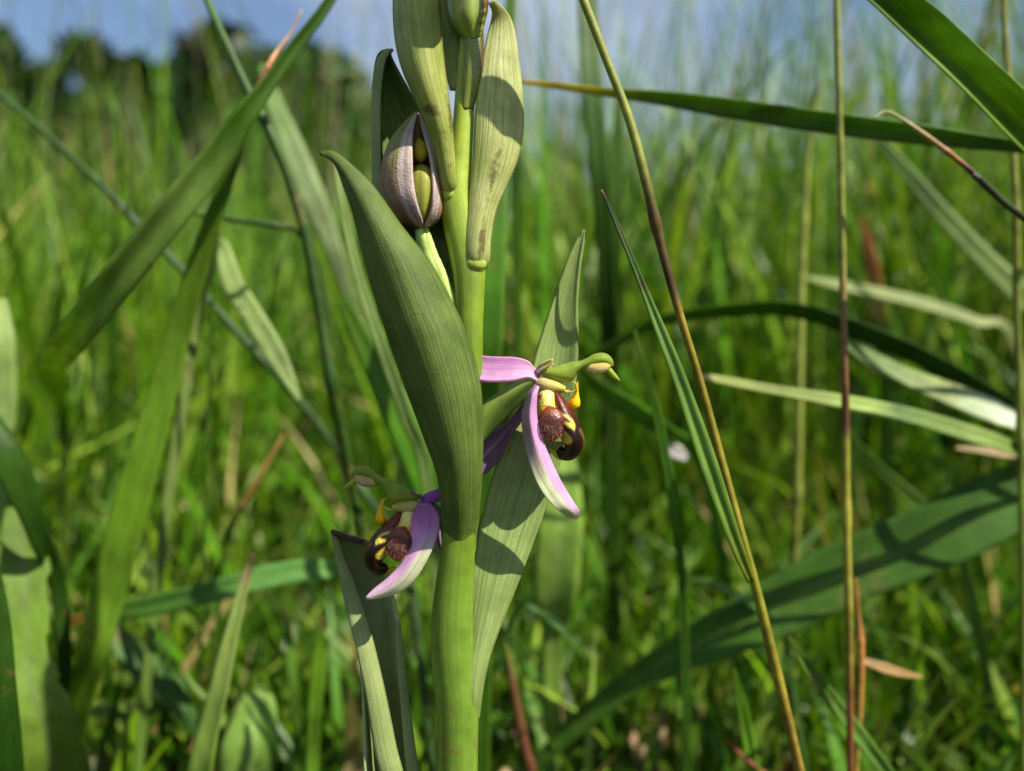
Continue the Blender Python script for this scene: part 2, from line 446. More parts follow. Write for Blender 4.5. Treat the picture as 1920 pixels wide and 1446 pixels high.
# ------------------------------------------------------------------ trees behind the meadow
def make_tree(px, top_py, half_px, D, label, seed, col=(40, 68, 24)):
    r = random.Random(seed); g = np.random.default_rng(seed)
    X = (px - 960) / FPX * D; Y = D - STEM_D
    H = CAM_H + (723 - top_py) / FPX * D
    R = half_px / FPX * D
    root = empty('tree', None, (X, Y, 0))
    tag(root, label, 'tree', 'trees on the skyline')
    # trunk with limbs
    V, F = [], []
    def limb(p0, p1, r0, r1, n=7, seg=5):
        base = len(V)
        d = (p1 - p0)
        for k in range(seg + 1):
            t = k / seg
            c = p0 + d * t + Vector((r.uniform(-1, 1), r.uniform(-1, 1), 0)) * (0.03 * d.length if 0 < k < seg else 0)
            rad = r0 * (1 - t) + r1 * t
            ax = d.normalized(); a = ax.orthogonal().normalized(); b = ax.cross(a)
            for i in range(n):
                th = 2 * math.pi * i / n
                V.append(c + (a * math.cos(th) + b * math.sin(th)) * rad)
        for k in range(seg):
            for i in range(n):
                i2 = (i + 1) % n
                F.append((base + k * n + i, base + k * n + i2, base + (k + 1) * n + i2, base + (k + 1) * n + i))
    limb(Vector((0, 0, -0.1)), Vector((r.uniform(-.2, .2), r.uniform(-.2, .2), H * 0.72)), H * 0.018, H * 0.006, 9)
    for k in range(9):
        z0 = H * (0.22 + 0.05 * k); th = k * 2.4 + r.random()
        limb(Vector((0, 0, z0)), Vector((math.cos(th) * R * 0.7, math.sin(th) * R * 0.7, z0 + H * 0.18)), H * 0.011, H * 0.003, 6, 4)
    me = bpy.data.meshes.new('trunk'); me.from_pydata([tuple(v) for v in V], [], F)
    at = me.color_attributes.new('Col', 'FLOAT_COLOR', 'POINT')
    at.data.foreach_set('color', np.tile((*lin((56, 50, 38)), 1), len(V)))
    me.polygons.foreach_set('use_smooth', [True] * len(F))
    link('trunk', me, root, M_bark)
    # crown: leaf sprays gathered in uneven clumps
    nc = 110
    cl = []
    for k in range(nc):
        th = g.uniform(0, 2 * math.pi); zz = g.uniform(0.10, 0.90)
        rr = R * 1.0 * math.sqrt(max(0.05, 1 - ((zz - 0.5) / 0.52) ** 2)) * g.uniform(0.3, 1.0) * 1.12
        cl.append((rr * math.cos(th), rr * math.sin(th), H * zz, R * g.uniform(0.14, 0.40), g.uniform(0.5, 1.5)))
    P_, F_, C_ = [], [], []
    base = np.array(lin(col))
    n_leaf = 190
    ls = H * 0.03
    verts = []; cols = []
    for (cx, cy_, cz, cr, br) in cl:
        u = g.normal(size=(n_leaf, 3)); u /= np.linalg.norm(u, axis=1)[:, None]
        pos = u * (cr * g.uniform(0.35, 1.0, (n_leaf, 1)) ** 0.6) * np.array([1, 1, 0.75]) + np.array([cx, cy_, cz])
        d1 = g.normal(size=(n_leaf, 3)); d1 /= np.linalg.norm(d1, axis=1)[:, None]
        d2 = np.cross(d1, g.normal(size=(n_leaf, 3))); d2 /= np.linalg.norm(d2, axis=1)[:, None]
        s = ls * g.uniform(0.6, 1.4, (n_leaf, 1))
        q = np.stack([pos - d1 * s, pos + d2 * s * 0.5, pos + d1 * s, pos - d2 * s * 0.5], 1)
        verts.append(q.reshape(-1, 3))
        c = base[None] * br * g.uniform(0.6, 1.4, (n_leaf, 1))
        cols.append(np.repeat(c, 4, 0))
    verts = np.vstack(verts); cols = np.vstack(cols)
    nf = len(verts) // 4
    me = bpy.data.meshes.new('crown')
    me.from_pydata([tuple(v) for v in verts], [], [(4 * i, 4 * i + 1, 4 * i + 2, 4 * i + 3) for i in range(nf)])
    at = me.color_attributes.new('Col', 'FLOAT_COLOR', 'POINT')
    at.data.foreach_set('color', np.hstack([cols, np.ones((len(cols), 1))]).ravel())
    link('crown', me, root, M_crown)

make_tree(-30, 25, 150, 26, 'dark green tree at the left edge of the skyline', 11)
make_tree(265, 52, 135, 30, 'low rounded dark tree beside the gap of blue sky', 12)
make_tree(395, 62, 120, 33, 'flat-topped dark tree between the two taller crowns', 13)
make_tree(515, 8, 160, 27, 'tallest dark tree on the skyline, left of the orchid', 14)
make_tree(330, 66, 110, 35, 'dark crown rising behind the low rounded tree', 17)
make_tree(455, 48, 110, 36, 'dark crown half hidden left of the tallest tree', 18)
make_tree(590, 66, 100, 34, 'dark crown on the right shoulder of the tallest tree', 19)
make_tree(640, 120, 100, 31, 'small dark tree sloping down just behind the orchid', 15)
make_tree(95, 160, 120, 36, 'far low tree seen under the gap of sky', 16)

# ------------------------------------------------------------------ the meadow behind: blades nobody could count
def blades_mesh(name, n, xy, h, w, lean, bend, az, cols, seg, keep=None):
    """many blades as one mesh; cols (n,2,3) root and tip colours"""
    t = np.linspace(0, 1, seg + 1)
    ang = lean[:, None] + bend[:, None] * t[None] ** 1.6          # from vertical
    dl = (h / seg)[:, None]
    hor = np.concatenate([np.zeros((n, 1)), np.cumsum(np.sin(ang[:, :-1]) * dl, 1)], 1)
    ver = np.concatenate([np.zeros((n, 1)), np.cumsum(np.cos(ang[:, :-1]) * dl, 1)], 1)
    dx, dy = np.cos(az)[:, None], np.sin(az)[:, None]
    cx = xy[:, 0:1] + hor * dx; cyy = xy[:, 1:2] + hor * dy; cz = ver - 0.003
    tw = rng.uniform(-0.9, 0.9, n)
    fa = rng.uniform(0, 2 * math.pi, n)
    fa0 = fa[:, None] + tw[:, None] * t[None]
    prof = np.clip(np.minimum(1.0, 0.65 + 1.2 * t) * (1 - t ** 2.6), 0.03, 1)[None] * w[:, None] * 0.5
    sx, sy = np.cos(fa0) * prof, np.sin(fa0) * prof
    A = np.stack([cx - sx, cyy - sy, cz], -1); B = np.stack([cx + sx, cyy + sy, cz], -1)
    ok = np.ones(n, bool)
    if keep is not None: ok = keep(np.stack([cx, cyy, cz], -1))
    A, B, cols = A[ok], B[ok], cols[ok]; n = len(A)
    V = np.stack([A, B], 2).reshape(-1, 3)
    k = (seg + 1) * 2
    base = (np.arange(n) * k)[:, None] + (np.arange(seg) * 2)[None]
    F = np.stack([base, base + 1, base + 3, base + 2], -1).reshape(-1, 4)
    me = bpy.data.meshes.new(name)
    me.vertices.add(len(V)); me.vertices.foreach_set('co', V.ravel())
    me.loops.add(F.size); me.loops.foreach_set('vertex_index', F.ravel())
    me.polygons.add(len(F)); me.polygons.foreach_set('loop_start', np.arange(0, F.size, 4)); me.polygons.foreach_set('loop_total', np.full(len(F), 4))
    me.polygons.foreach_set('use_smooth', np.ones(len(F), bool))
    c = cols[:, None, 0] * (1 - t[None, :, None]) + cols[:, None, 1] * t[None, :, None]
    c = np.repeat(c[:, :, None], 2, 2).reshape(-1, 3)
    me.update(calc_edges=True)
    at = me.color_attributes.new('Col', 'FLOAT_COLOR', 'POINT')
    at.data.foreach_set('color', np.hstack([c, np.ones((len(c), 1))]).ravel())
    return me

def mixed_lean(n, share=0.3, lo=0.28):
    return np.where(rng.random(n) < share, rng.uniform(0.3, 1.0, n), rng.uniform(0, lo, n))

GREENS = [(76, 118, 10), (94, 134, 14), (60, 104, 10), (128, 160, 50), (112, 142, 52), (74, 128, 18), (42, 84, 8), (100, 138, 8), (66, 116, 20)]
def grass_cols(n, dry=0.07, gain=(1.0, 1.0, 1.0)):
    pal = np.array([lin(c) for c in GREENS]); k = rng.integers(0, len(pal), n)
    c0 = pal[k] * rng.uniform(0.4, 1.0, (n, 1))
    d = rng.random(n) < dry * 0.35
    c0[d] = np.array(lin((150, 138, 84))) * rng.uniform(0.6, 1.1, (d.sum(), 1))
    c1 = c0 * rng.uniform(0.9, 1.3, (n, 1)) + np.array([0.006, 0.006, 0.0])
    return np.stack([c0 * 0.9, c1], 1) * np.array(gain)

CAM = np.array([0, -STEM_D, CAM_H])
def clear(p):
    """keep the open patch in which the orchid stands free of loose blades"""
    d = p[:, :, 1] + STEM_D
    bad = (d < 0.155) & (np.abs(p[:, :, 0]) < 0.24) & (p[:, :, 2] < 0.5)
    return ~bad.any(1)

MEADOW_GAIN = (1.45, 1.36, 1.2)        # brighter, yellower gain for the standing and distant grass
def sector(n, r0, r1, half_deg, power=0.5):
    r = (r0 ** (1 / power) + (r1 ** (1 / power) - r0 ** (1 / power)) * rng.random(n)) ** power
    a = rng.uniform(-half_deg, half_deg, n) * math.pi / 180
    return np.stack([r * np.sin(a), r * np.cos(a) - STEM_D], 1), r

def stuff(name, me, mat, label):
    o = link(name, me, None, mat)
    tag(o, label, None, kind='stuff')
    return o

# short sward right behind the orchid
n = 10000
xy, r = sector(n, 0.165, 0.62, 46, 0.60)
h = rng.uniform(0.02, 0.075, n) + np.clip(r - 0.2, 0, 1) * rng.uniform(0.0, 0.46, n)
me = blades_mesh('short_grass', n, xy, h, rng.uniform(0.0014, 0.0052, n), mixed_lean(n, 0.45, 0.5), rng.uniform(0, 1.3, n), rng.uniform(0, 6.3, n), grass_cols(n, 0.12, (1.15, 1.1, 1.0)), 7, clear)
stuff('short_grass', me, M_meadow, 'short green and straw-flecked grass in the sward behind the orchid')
# the standing meadow
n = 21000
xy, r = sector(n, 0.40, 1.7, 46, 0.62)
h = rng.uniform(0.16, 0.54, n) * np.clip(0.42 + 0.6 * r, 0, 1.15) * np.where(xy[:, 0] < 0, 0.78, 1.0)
me = blades_mesh('meadow_grass', n, xy, h, rng.uniform(0.0016, 0.0066, n), mixed_lean(n), rng.uniform(0, 1.3, n), rng.uniform(0, 6.3, n), grass_cols(n, 0.08, MEADOW_GAIN), 8, clear)
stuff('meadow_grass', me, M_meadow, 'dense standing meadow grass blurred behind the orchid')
# further off
n = 16000
xy, r = sector(n, 1.5, 7.0, 48, 0.62)
h = rng.uniform(0.25, 0.52, n) * np.where(xy[:, 0] < 0, 0.85, 1.0)
me = blades_mesh('distant_grass', n, xy, h, rng.uniform(0.005, 0.012, n), rng.uniform(0, 0.3, n), rng.uniform(0, 0.8, n), rng.uniform(0, 6.3, n), grass_cols(n, 0.1, MEADOW_GAIN), 5)
stuff('distant_grass', me, M_meadow, 'distant grass of the meadow below the trees')
n = 21000
xy, r = sector(n, 6.5, 32.0, 50, 0.6)
h = rng.uniform(0.35, 0.75, n)
me = blades_mesh('far_grass', n, xy, h, rng.uniform(0.02, 0.05, n), rng.uniform(0, 0.3, n), rng.uniform(0, 0.6, n), rng.uniform(0, 6.3, n), grass_cols(n, 0.1, MEADOW_GAIN), 3)
stuff('far_grass', me, M_meadow, 'farthest meadow grass before the trees')
# grass round the open patch beside and behind the lens
n = 9000
a = rng.uniform(40, 320, n); rr = rng.uniform(0.3, 2.2, n)
side = np.abs(np.where(a > 180, a - 360, a)) < 98          # level with the plant and beyond: uncut meadow; nearer: trodden
rr = np.where(side, rr + 0.15, rr + 0.35)
h = np.where(side, rng.uniform(0.2, 0.5, n), rng.uniform(0.06, 0.22, n))
a = a * math.pi / 180
xy = np.stack([rr * np.sin(a), rr * np.cos(a) - STEM_D], 1)
me = blades_mesh('surrounding_grass', n, xy, h, rng.uniform(0.002, 0.006, n), rng.uniform(0, 0.3, n), rng.uniform(0, 0.9, n), rng.uniform(0, 6.3, n), grass_cols(n, 0.08), 5, clear)
stuff('surrounding_grass', me, M_meadow, 'grass round the open patch')
# tall thin culms whose tops veil the sky
n = 900
xy, r = sector(n, 0.38, 2.6, 44, 0.7)
h = rng.uniform(0.30, 0.62, n) * np.clip(0.55 + 0.45 * r, 0, 1.2)
cc = grass_cols(n, 0.3)
me = blades_mesh('flowering_culms', n, xy, h, rng.uniform(0.0010, 0.0022, n), rng.uniform(0, 0.16, n), rng.uniform(0, 0.4, n), rng.uniform(0, 6.3, n), cc, 9, clear)
stuff('flowering_culms', me, M_meadow, 'thin tall grass culms reaching up against the sky')

n = 2600
xy, r = sector(n, 0.5, 1.8, 44, 0.6)
h = rng.uniform(0.36, 0.78, n) * np.clip(0.5 + 0.5 * r, 0, 1.1) * np.where(xy[:, 0] < 0, 0.74, 1.0)
me = blades_mesh('tall_grass', n, xy, h, rng.uniform(0.0015, 0.0048, n), mixed_lean(n, 0.15, 0.25), rng.uniform(0, 0.7, n), rng.uniform(0, 6.3, n), grass_cols(n, 0.12, MEADOW_GAIN), 9, clear)
stuff('tall_grass', me, M_meadow, 'taller grass leaves fading against the sky')

def panicles():
    """loose seed heads on the tall culms, as many little spikelets"""
    V, F, C = [], [], []
    for k in range(230):
        xy_, r_ = sector(1, 0.6, 3.0, 42, 0.7)
        x, y = xy_[0]; top = random.uniform(0.34, 0.62) * (0.6 + 0.3 * r_[0])
        L = random.uniform(0.06, 0.14); lean = random.uniform(-0.25, 0.25); sc = random.uniform(0.7, 1.3)
        c = np.array(lin(random.choice([(150, 150, 100), (120, 110, 84), (138, 140, 74), (160, 142, 110)])))
        b = len(V)
        # culm
        q = 0.0007 * (1 + r_[0] * .4)
        for (zz, ww) in ((0, q), (top, q * 0.7), (top + L, q * 0.3)):
            V += [(x + lean * zz * 0.6 - ww, y, zz), (x + lean * zz * 0.6 + ww, y, zz), (x + lean * zz * 0.6, y + ww, zz)]; C += [c] * 3
        for s in (0, 3):
            for i in range(3):
                F.append((b + s + i, b + s + (i + 1) % 3, b + s + 3 + (i + 1) % 3, b + s + 3 + i))
        for i in range(46):
            t = random.random(); zz = top + L * t; spread = 0.018 * sc * (1 - t) + 0.002
            th = random.random() * 6.28
            px_, py_, pz = x + lean * zz * 0.6 + spread * math.cos(th) * random.random(), y + spread * math.sin(th) * random.random(), zz + random.uniform(-.004, .004)
            l_, w_ = 0.0028 * sc, 0.0008 * sc
            b = len(V)
            V += [(px_, py_, pz - l_), (px_ + w_, py_, pz), (px_, py_ + w_, pz), (px_ - w_, py_ - w_, pz), (px_ + random.uniform(-1, 1) * w_, py_, pz + l_)]
            C += [c * random.uniform(0.7, 1.3)] * 5
            F += [(b, b + 1, b + 2), (b, b + 2, b + 3), (b, b + 3, b + 1), (b + 4, b + 2, b + 1), (b + 4, b + 3, b + 2), (b + 4, b + 1, b + 3)]
    me = bpy.data.meshes.new('seed_heads'); me.from_pydata(V, [], F)
    at = me.color_attributes.new('Col', 'FLOAT_COLOR', 'POINT')
    at.data.foreach_set('color', np.hstack([np.array(C), np.ones((len(C), 1))]).ravel())
    stuff('seed_heads', me, M_meadow, 'pale loose grass seed heads hazing the sky above the meadow')
panicles()

def ground_cover():
    """clover-like leaflets, round rosette leaves and curled dead leaves on the soil"""
    def disc(V, F, C, c, nrm_t, az, a, b, cup, col):
        """small cupped oval leaf"""
        up = Vector((math.sin(nrm_t) * math.cos(az), math.sin(nrm_t) * math.sin(az), math.cos(nrm_t)))
        e1 = up.orthogonal().normalized(); e2 = up.cross(e1)
        k0 = len(V); V.append(tuple(c + up * (-cup))); C.append(col * 0.9)
        for i in range(8):
            th = i * math.pi / 4
            V.append(tuple(c + e1 * (a * math.cos(th)) + e2 * (b * math.sin(th)) + up * (cup * (0.5 * math.cos(2 * th)))))
            C.append(col * random.uniform(0.9, 1.1))
        for i in range(8): F.append((k0, k0 + 1 + i, k0 + 1 + (i + 1) % 8))
    V, F, C = [], [], []
    pal = [(78, 118, 22), (94, 134, 28), (60, 102, 22), (86, 122, 42), (112, 146, 50)]
    for k in range(6000):
        p, r_ = sector(1, 0.17, 0.85, 44, 0.68)
        hmax = 0.022 + max(0, r_[0] - 0.2) * 0.24
        z = random.random() ** 1.3 * hmax + 0.004
        s = random.uniform(0.002, 0.0055) * (0.8 + 0.6 * r_[0])
        disc(V, F, C, Vector((p[0][0], p[0][1], z)), random.uniform(0, 1.1), random.random() * 6.28, s * random.uniform(.8, 1.5), s, s * 0.2, np.array(lin(random.choice(pal))) * random.uniform(0.4, 0.95))
    me = bpy.data.meshes.new('clover_leaves'); me.from_pydata(V, [], F)
    at = me.color_attributes.new('Col', 'FLOAT_COLOR', 'POINT'); at.data.foreach_set('color', np.hstack([np.array(C), np.ones((len(C), 1))]).ravel())
    me.polygons.foreach_set('use_smooth', [True] * len(F))
    stuff('clover_leaves', me, M_meadow, 'small rounded clover-like leaves carpeting the soil')
    V, F, C = [], [], []
    pal = [(172, 140, 104), (150, 112, 76), (196, 168, 128), (120, 84, 58), (186, 150, 120), (140, 120, 90)]
    for k in range(4800):
        p, r_ = sector(1, 0.19, 0.9, 44, 0.7)
        s = random.uniform(0.0016, 0.0058)
        disc(V, F, C, Vector((p[0][0], p[0][1], random.uniform(0.001, 0.024))), random.uniform(0, 1.4), random.random() * 6.28, s * random.uniform(1.0, 2.6), s * random.uniform(.4, 1), s * 0.6, np.array(lin(random.choice(pal))) * random.uniform(0.5, 1.1))
    me = bpy.data.meshes.new('leaf_litter'); me.from_pydata(V, [], F)
    at = me.color_attributes.new('Col', 'FLOAT_COLOR', 'POINT'); at.data.foreach_set('color', np.hstack([np.array(C), np.ones((len(C), 1))]).ravel())
    stuff('leaf_litter', me, M_litter, 'curled brown and tan dead leaves on the soil')
ground_cover()

# ------------------------------------------------------------------ the bee orchid
orchid = empty('bee_orchid', None, (W(858, 723).x, 0, 0))
tag(orchid, 'flowering bee orchid with pink sepals and furry brown lips on a thick green stem', 'orchid')
OFF = Vector(orchid.location)
def WO(px, py, z=0.0):
    return W(px, py, z) - OFF

STEM_LO, STEM_MID, STEM_HI = lin((100, 128, 42)), lin((98, 122, 28)), lin((162, 178, 56))
def stem_col(p, v, th):
    y = p[1]
    c = mixc(STEM_MID, STEM_LO, (y - 950) / 250.0)
    c = mixc(STEM_HI, c, (y - 150) / 500.0)
    return c
loft('stem', orchid, [(866, 2660, 0, 34, 34), (862, 2000, 0, 37, 36), (858, 1446, 0, 38, 36), (858, 1330, 0, 40, 37), (850, 1240, 0, 41, 37), (848, 1160, 0, 39, 36), (856, 1060, 0, 34, 33),
     (861, 1000, 0, 31, 31), (868, 900, 2, 28, 28), (874, 800, 4, 27, 27), (878, 700, 4, 27, 27), (879, 610, 4, 27, 27), (880, 540, 4, 29, 27), (876, 480, 4, 33, 27), (862, 420, 4, 31, 26), (854, 360, 4, 30, 25),
     (862, 300, 6, 23, 21), (868, 240, 8, 20, 19), (872, 180, 8, 19, 18), (878, 110, 8, 19, 18), (882, 40, 8, 17, 17), (886, -60, 8, 15, 15), (888, -200, 8, 13, 13), (888, -330, 8, 9, 9)],
     M_stem, nu=24, nv=120, col=stem_col, T=WO)
# pale collars where the bracts leave the stem
def clasp(x, y, z, w, d, drop, c, dx=0):
    """swollen bract foot running down into the stem"""
    cc = lin(c)
    loft('bract_foot', orchid, [(x - dx * .3, y - 26, z + 6, w * .80, d * .55), (x, y - 10, z + 2, w * .98, d * .8), (x, y, z, w * 1.04, d), (x + dx * .2, y + 9, z + 2, w * .98, d * .92), (x + dx * .5, y + drop * .5, z + 7, w * .72, d * .62), (x + dx, y + drop, z + 14, w * .25, d * .2)],
         M_stem, nu=22, nv=28, col=lambda p, v, th: mixc(cc, stem_col(p, v, th), (v - 0.5) * 2.2), T=WO)
clasp(885, 1310, -4, 14, 19, 66, (108, 130, 40), -8)
clasp(890, 490, -5, 23, 23, 58, (160, 176, 72), -8)
clasp(842, 360, -6, 16, 18, 54, (146, 162, 58), 6)

# the big bract in front: outer side seen, hooked tip leaning left
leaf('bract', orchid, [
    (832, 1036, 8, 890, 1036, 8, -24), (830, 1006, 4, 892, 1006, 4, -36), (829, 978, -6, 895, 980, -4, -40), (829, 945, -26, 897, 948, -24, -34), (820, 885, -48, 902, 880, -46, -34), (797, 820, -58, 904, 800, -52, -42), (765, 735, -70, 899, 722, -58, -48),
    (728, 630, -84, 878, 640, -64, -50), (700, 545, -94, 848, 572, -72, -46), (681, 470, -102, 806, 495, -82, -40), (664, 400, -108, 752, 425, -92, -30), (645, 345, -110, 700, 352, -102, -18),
    (630, 310, -108, 652, 306, -106, -8), (614, 294, -104, 624, 287, -104, -3), (600, 289, -100, 602, 286, -100, 0)], M_bract_shaded, nu=25, nv=72, thick=0.0004, wave=1.5, T=WO)
# the right bract behind the upper flower
leaf('bract', orchid, [
    (876, 1350, 6, 896, 1350, 8, -14), (872, 1312, -10, 902, 1310, -4, -16), (873, 1262, -6, 910, 1262, 2, -16), (875, 1205, 8, 928, 1198, 10, -14), (888, 1060, 30, 978, 1075, 26, -6), (905, 965, 48, 1016, 975, 44, 4),
    (930, 872, 62, 1042, 895, 58, 10), (958, 800, 72, 1062, 815, 70, 14), (985, 735, 80, 1076, 740, 78, 16), (1008, 655, 86, 1083, 655, 86, 16), (1034, 575, 90, 1083, 572, 90, 12), (1058, 505, 92, 1088, 502, 92, 7), (1078, 458, 92, 1094, 456, 92, 3), (1095, 433, 92, 1097, 432, 92, 0)],
    M_bract_pale, nu=21, nv=64, thick=0.0004, wave=2.0, T=WO)
# upper right bract, curled over at the tip
leaf('bract', orchid, [
    (874, 504, 16, 908, 506, 18, -24), (868, 484, -8, 916, 487, -4, -20), (874, 440, -18, 920, 442, -2, -16), (880, 395, -16, 930, 392, 2, -16), (884, 345, -14, 950, 345, 8, -18), (888, 295, -10, 969, 298, 12, -20), (890, 250, -8, 979, 252, 14, -20), (892, 205, -6, 981, 205, 14, -18),
    (898, 160, -4, 977, 158, 14, -14), (905, 115, 0, 971, 110, 14, -10), (913, 75, 4, 966, 70, 14, -6), (921, 45, 4, 958, 38, 8, -4), (924, 22, -4, 943, 15, -6, -2), (916, 5, -14, 924, 0, -16, 0)],
    M_bract_flecked, nu=21, nv=56, thick=0.0004, wave=1.5, T=WO)
# upper left bract, rolled like a half tube
leaf('bract', orchid, [
    (832, 368, 10, 850, 368, 10, -18), (826, 350, -10, 856, 350, -12, -18), (824, 318, -22, 853, 320, -20, -20), (812, 265, -30, 849, 270, -26, -26), (795, 220, -36, 845, 222, -32, -32), (775, 175, -42, 838, 175, -36, -38), (756, 130, -44, 832, 128, -38, -42), (745, 85, -44, 827, 80, -38, -44),
    (740, 40, -40, 824, 35, -36, -42), (739, 0, -36, 820, -5, -32, -40), (742, -60, -28, 812, -65, -26, -34), (756, -130, -18, 796, -135, -18, -20), (778, -190, -12, 782, -192, -12, 0)],
    M_bract_specked, nu=21, nv=56, thick=0.0004, wave=1.0, T=WO, power=2.4)
# narrow folded bract behind the bud: inner face coloured as shaded, outer strip as lit
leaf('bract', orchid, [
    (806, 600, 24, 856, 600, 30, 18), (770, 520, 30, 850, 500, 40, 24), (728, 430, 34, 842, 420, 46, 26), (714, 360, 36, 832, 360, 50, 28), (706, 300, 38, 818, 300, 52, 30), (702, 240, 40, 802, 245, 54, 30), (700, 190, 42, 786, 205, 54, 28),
    (701, 150, 42, 764, 165, 50, 22), (705, 118, 42, 742, 125, 48, 14), (712, 100, 40, 732, 102, 44, 6), (730, 92, 38, 738, 95, 38, 0)], M_bract_shaded, nu=17, nv=44, T=WO)
leaf('bract', orchid, [
    (702, 440, 38, 716, 440, 26, -3), (700, 360, 36, 716, 360, 26, -3), (699, 280, 38, 714, 280, 30, -3), (698, 200, 40, 714, 200, 32, -3), (701, 150, 41, 717, 150, 34, -3), (708, 115, 40, 724, 112, 34, -2), (722, 95, 38, 736, 92, 34, -1)], M_sheath, nu=9, nv=30, T=WO)
# shaded bract between the stem and the top bud
leaf('bract', orchid, [
    (845, 170, 14, 872, 170, 14, -6), (832, 120, 18, 874, 120, 14, -8), (818, 70, 20, 868, 70, 16, -10), (808, 25, 20, 858, 20, 18, -10), (806, -20, 20, 846, -25, 18, -8), (818, -80, 20, 830, -82, 20, 0)], M_bract_stained, nu=15, nv=30, T=WO)

# hooded lower-left leaf, seen into its channel; brown withered lip
def sheath_col(u, v):
    c = mixc(lin((128, 142, 88)), lin((166, 178, 124)), abs(2 * u - 1) ** 3)
    return mixc(c, lin((60, 24, 16)), (v - 0.89 + 0.012 * math.sin(u * 9) - 0.03 * u) / 0.03)
M_sheath_v = vcol_mat('sheath_leaf_tinted', transl=0.25, rough=0.45, streak=0.16, noise=0.2, nscale=320, bump=0.4)
leaf('sheath_leaf', orchid, [
    (800, 2650, 10, 872, 2650, 6, 20), (760, 1900, 26, 842, 1900, 26, 44), (692, 1500, 30, 792, 1500, 40, 60), (684, 1400, 36, 776, 1400, 46, 60), (680, 1300, 46, 762, 1300, 54, 58), (674, 1220, 60, 752, 1220, 66, 52), (664, 1160, 74, 746, 1160, 80, 46), (648, 1110, 86, 734, 1105, 92, 40), (636, 1060, 94, 720, 1058, 98, 32), (627, 1024, 96, 702, 1032, 98, 20), (621, 1002, 92, 690, 1018, 92, 6), (622, 995, 84, 684, 1013, 84, 0), (626, 1003, 76, 676, 1021, 78, 0)],
    M_sheath_v, nu=21, nv=84, col=sheath_col, T=WO, power=3.0, wave=2.0)
# its in-rolled margins
leaf('sheath_leaf', orchid, [
    (752, 1750, 14, 786, 1750, 20, -6), (722, 1500, 16, 764, 1500, 24, -8), (702, 1400, 22, 742, 1400, 32, -7), (686, 1300, 34, 722, 1300, 44, -7), (669, 1220, 50, 702, 1215, 60, -6), (655, 1160, 66, 684, 1150, 76, -5), (641, 1100, 82, 664, 1090, 90, -4), (630, 1050, 90, 645, 1045, 96, -3), (622, 1006, 92, 632, 1003, 95, -1)],
    M_sheath, nu=9, nv=50, T=WO, wave=1.0)
leaf('sheath_leaf', orchid, [
    (796, 1750, 26, 818, 1750, 34, -4), (768, 1500, 30, 792, 1500, 40, -4), (758, 1400, 38, 777, 1400, 48, -4), (750, 1300, 48, 764, 1300, 56, -3), (744, 1230, 60, 756, 1230, 66, -2), (742, 1165, 76, 749, 1162, 82, -1)], M_sheath, nu=7, nv=40, T=WO)

# ---- pigments, PURPLE with shade mixed in
PINK, PINK_D, PINK_W = lin((214, 150, 208)), lin((176, 108, 172)), lin((232, 196, 220))
GREENWHITE = lin((206, 212, 170))
PURPLE = lin((150, 112, 152))  # pink darkened to paint the shade on rear sepals; also veins
LIP_DARK, LIP_MAR, LIP_YEL, LIP_RED, LIP_RIM = lin((26, 7, 6)), lin((46, 12, 8)), lin((196, 174, 58)), lin((84, 22, 14)), lin((120, 80, 40))
COLUMN_G, COLUMN_Y = lin((138, 160, 58)), lin((206, 200, 96))

def inside(p, poly):
    x, y = p; c = False; j = len(poly) - 1
    for i in range(len(poly)):
        xi, yi = poly[i]; xj, yj = poly[j]
        if (yi > y) != (yj > y) and x < (xj - xi) * (y - yi) / (yj - yi) + xi: c = not c
        j = i
    return c
def zz(pts):            # lip drawing units -> photograph pixels
    return [(960 + a * 0.16605, 640 + b * 0.16605) for a, b in pts]
Y_BAND = zz([(462, 730), (500, 752), (560, 812), (640, 842), (690, 890), (716, 950), (708, 1012), (680, 990), (600, 945), (540, 872), (470, 800), (430, 800), (400, 780)])
Y_HOLE = zz([(545, 838), (600, 858), (650, 880), (668, 915), (640, 925), (590, 905), (555, 868)])
Y_BLOT = zz([(540, 985), (566, 968), (600, 1015), (648, 1072), (680, 1112), (676, 1152), (624, 1166), (570, 1150), (550, 1080)])
RIM = [(1088, 806), (1096, 822), (1097, 838), (1090, 852), (1078, 858), (1062, 862)]
def soft(q, poly):
    return sum(inside((q[0] + dx, q[1] + dy), poly) for dx in (-1.1, 0, 1.1) for dy in (-1.1, 0, 1.1)) / 9.0
Y_LINE = zz([(476, 700), (500, 770), (560, 850), (640, 880), (640, 866), (566, 832), (512, 760), (488, 690)])
def main_lobe_col(p, v, th):
    x, y = p[0], p[1]
    q = (x, y)
    if y < 790: c = mixc(LIP_RED, LIP_MAR, (y - 762) / 26.0)
    else: c = mixc(LIP_MAR, LIP_DARK, (y - 785) / 25.0)
    d = 99.0
    for (ax, ay), (bx, by) in zip(RIM, RIM[1:]):
        t = min(1, max(0, ((x - ax) * (bx - ax) + (y - ay) * (by - ay)) / ((bx - ax) ** 2 + (by - ay) ** 2)))
        d = min(d, math.hypot(x - ax - t * (bx - ax), y - ay - t * (by - ay)))
    c = mixc(c, LIP_RIM, 0.85 * max(0, 1 - d / 4.5))
    c = mixc(c, LIP_YEL, soft(q, Y_BAND)); c = mixc(c, LIP_YEL, soft(q, Y_BLOT)); c = mixc(c, lin((196, 168, 84)), soft(q, Y_LINE))
    return mixc(c, LIP_RED, soft(q, Y_HOLE))
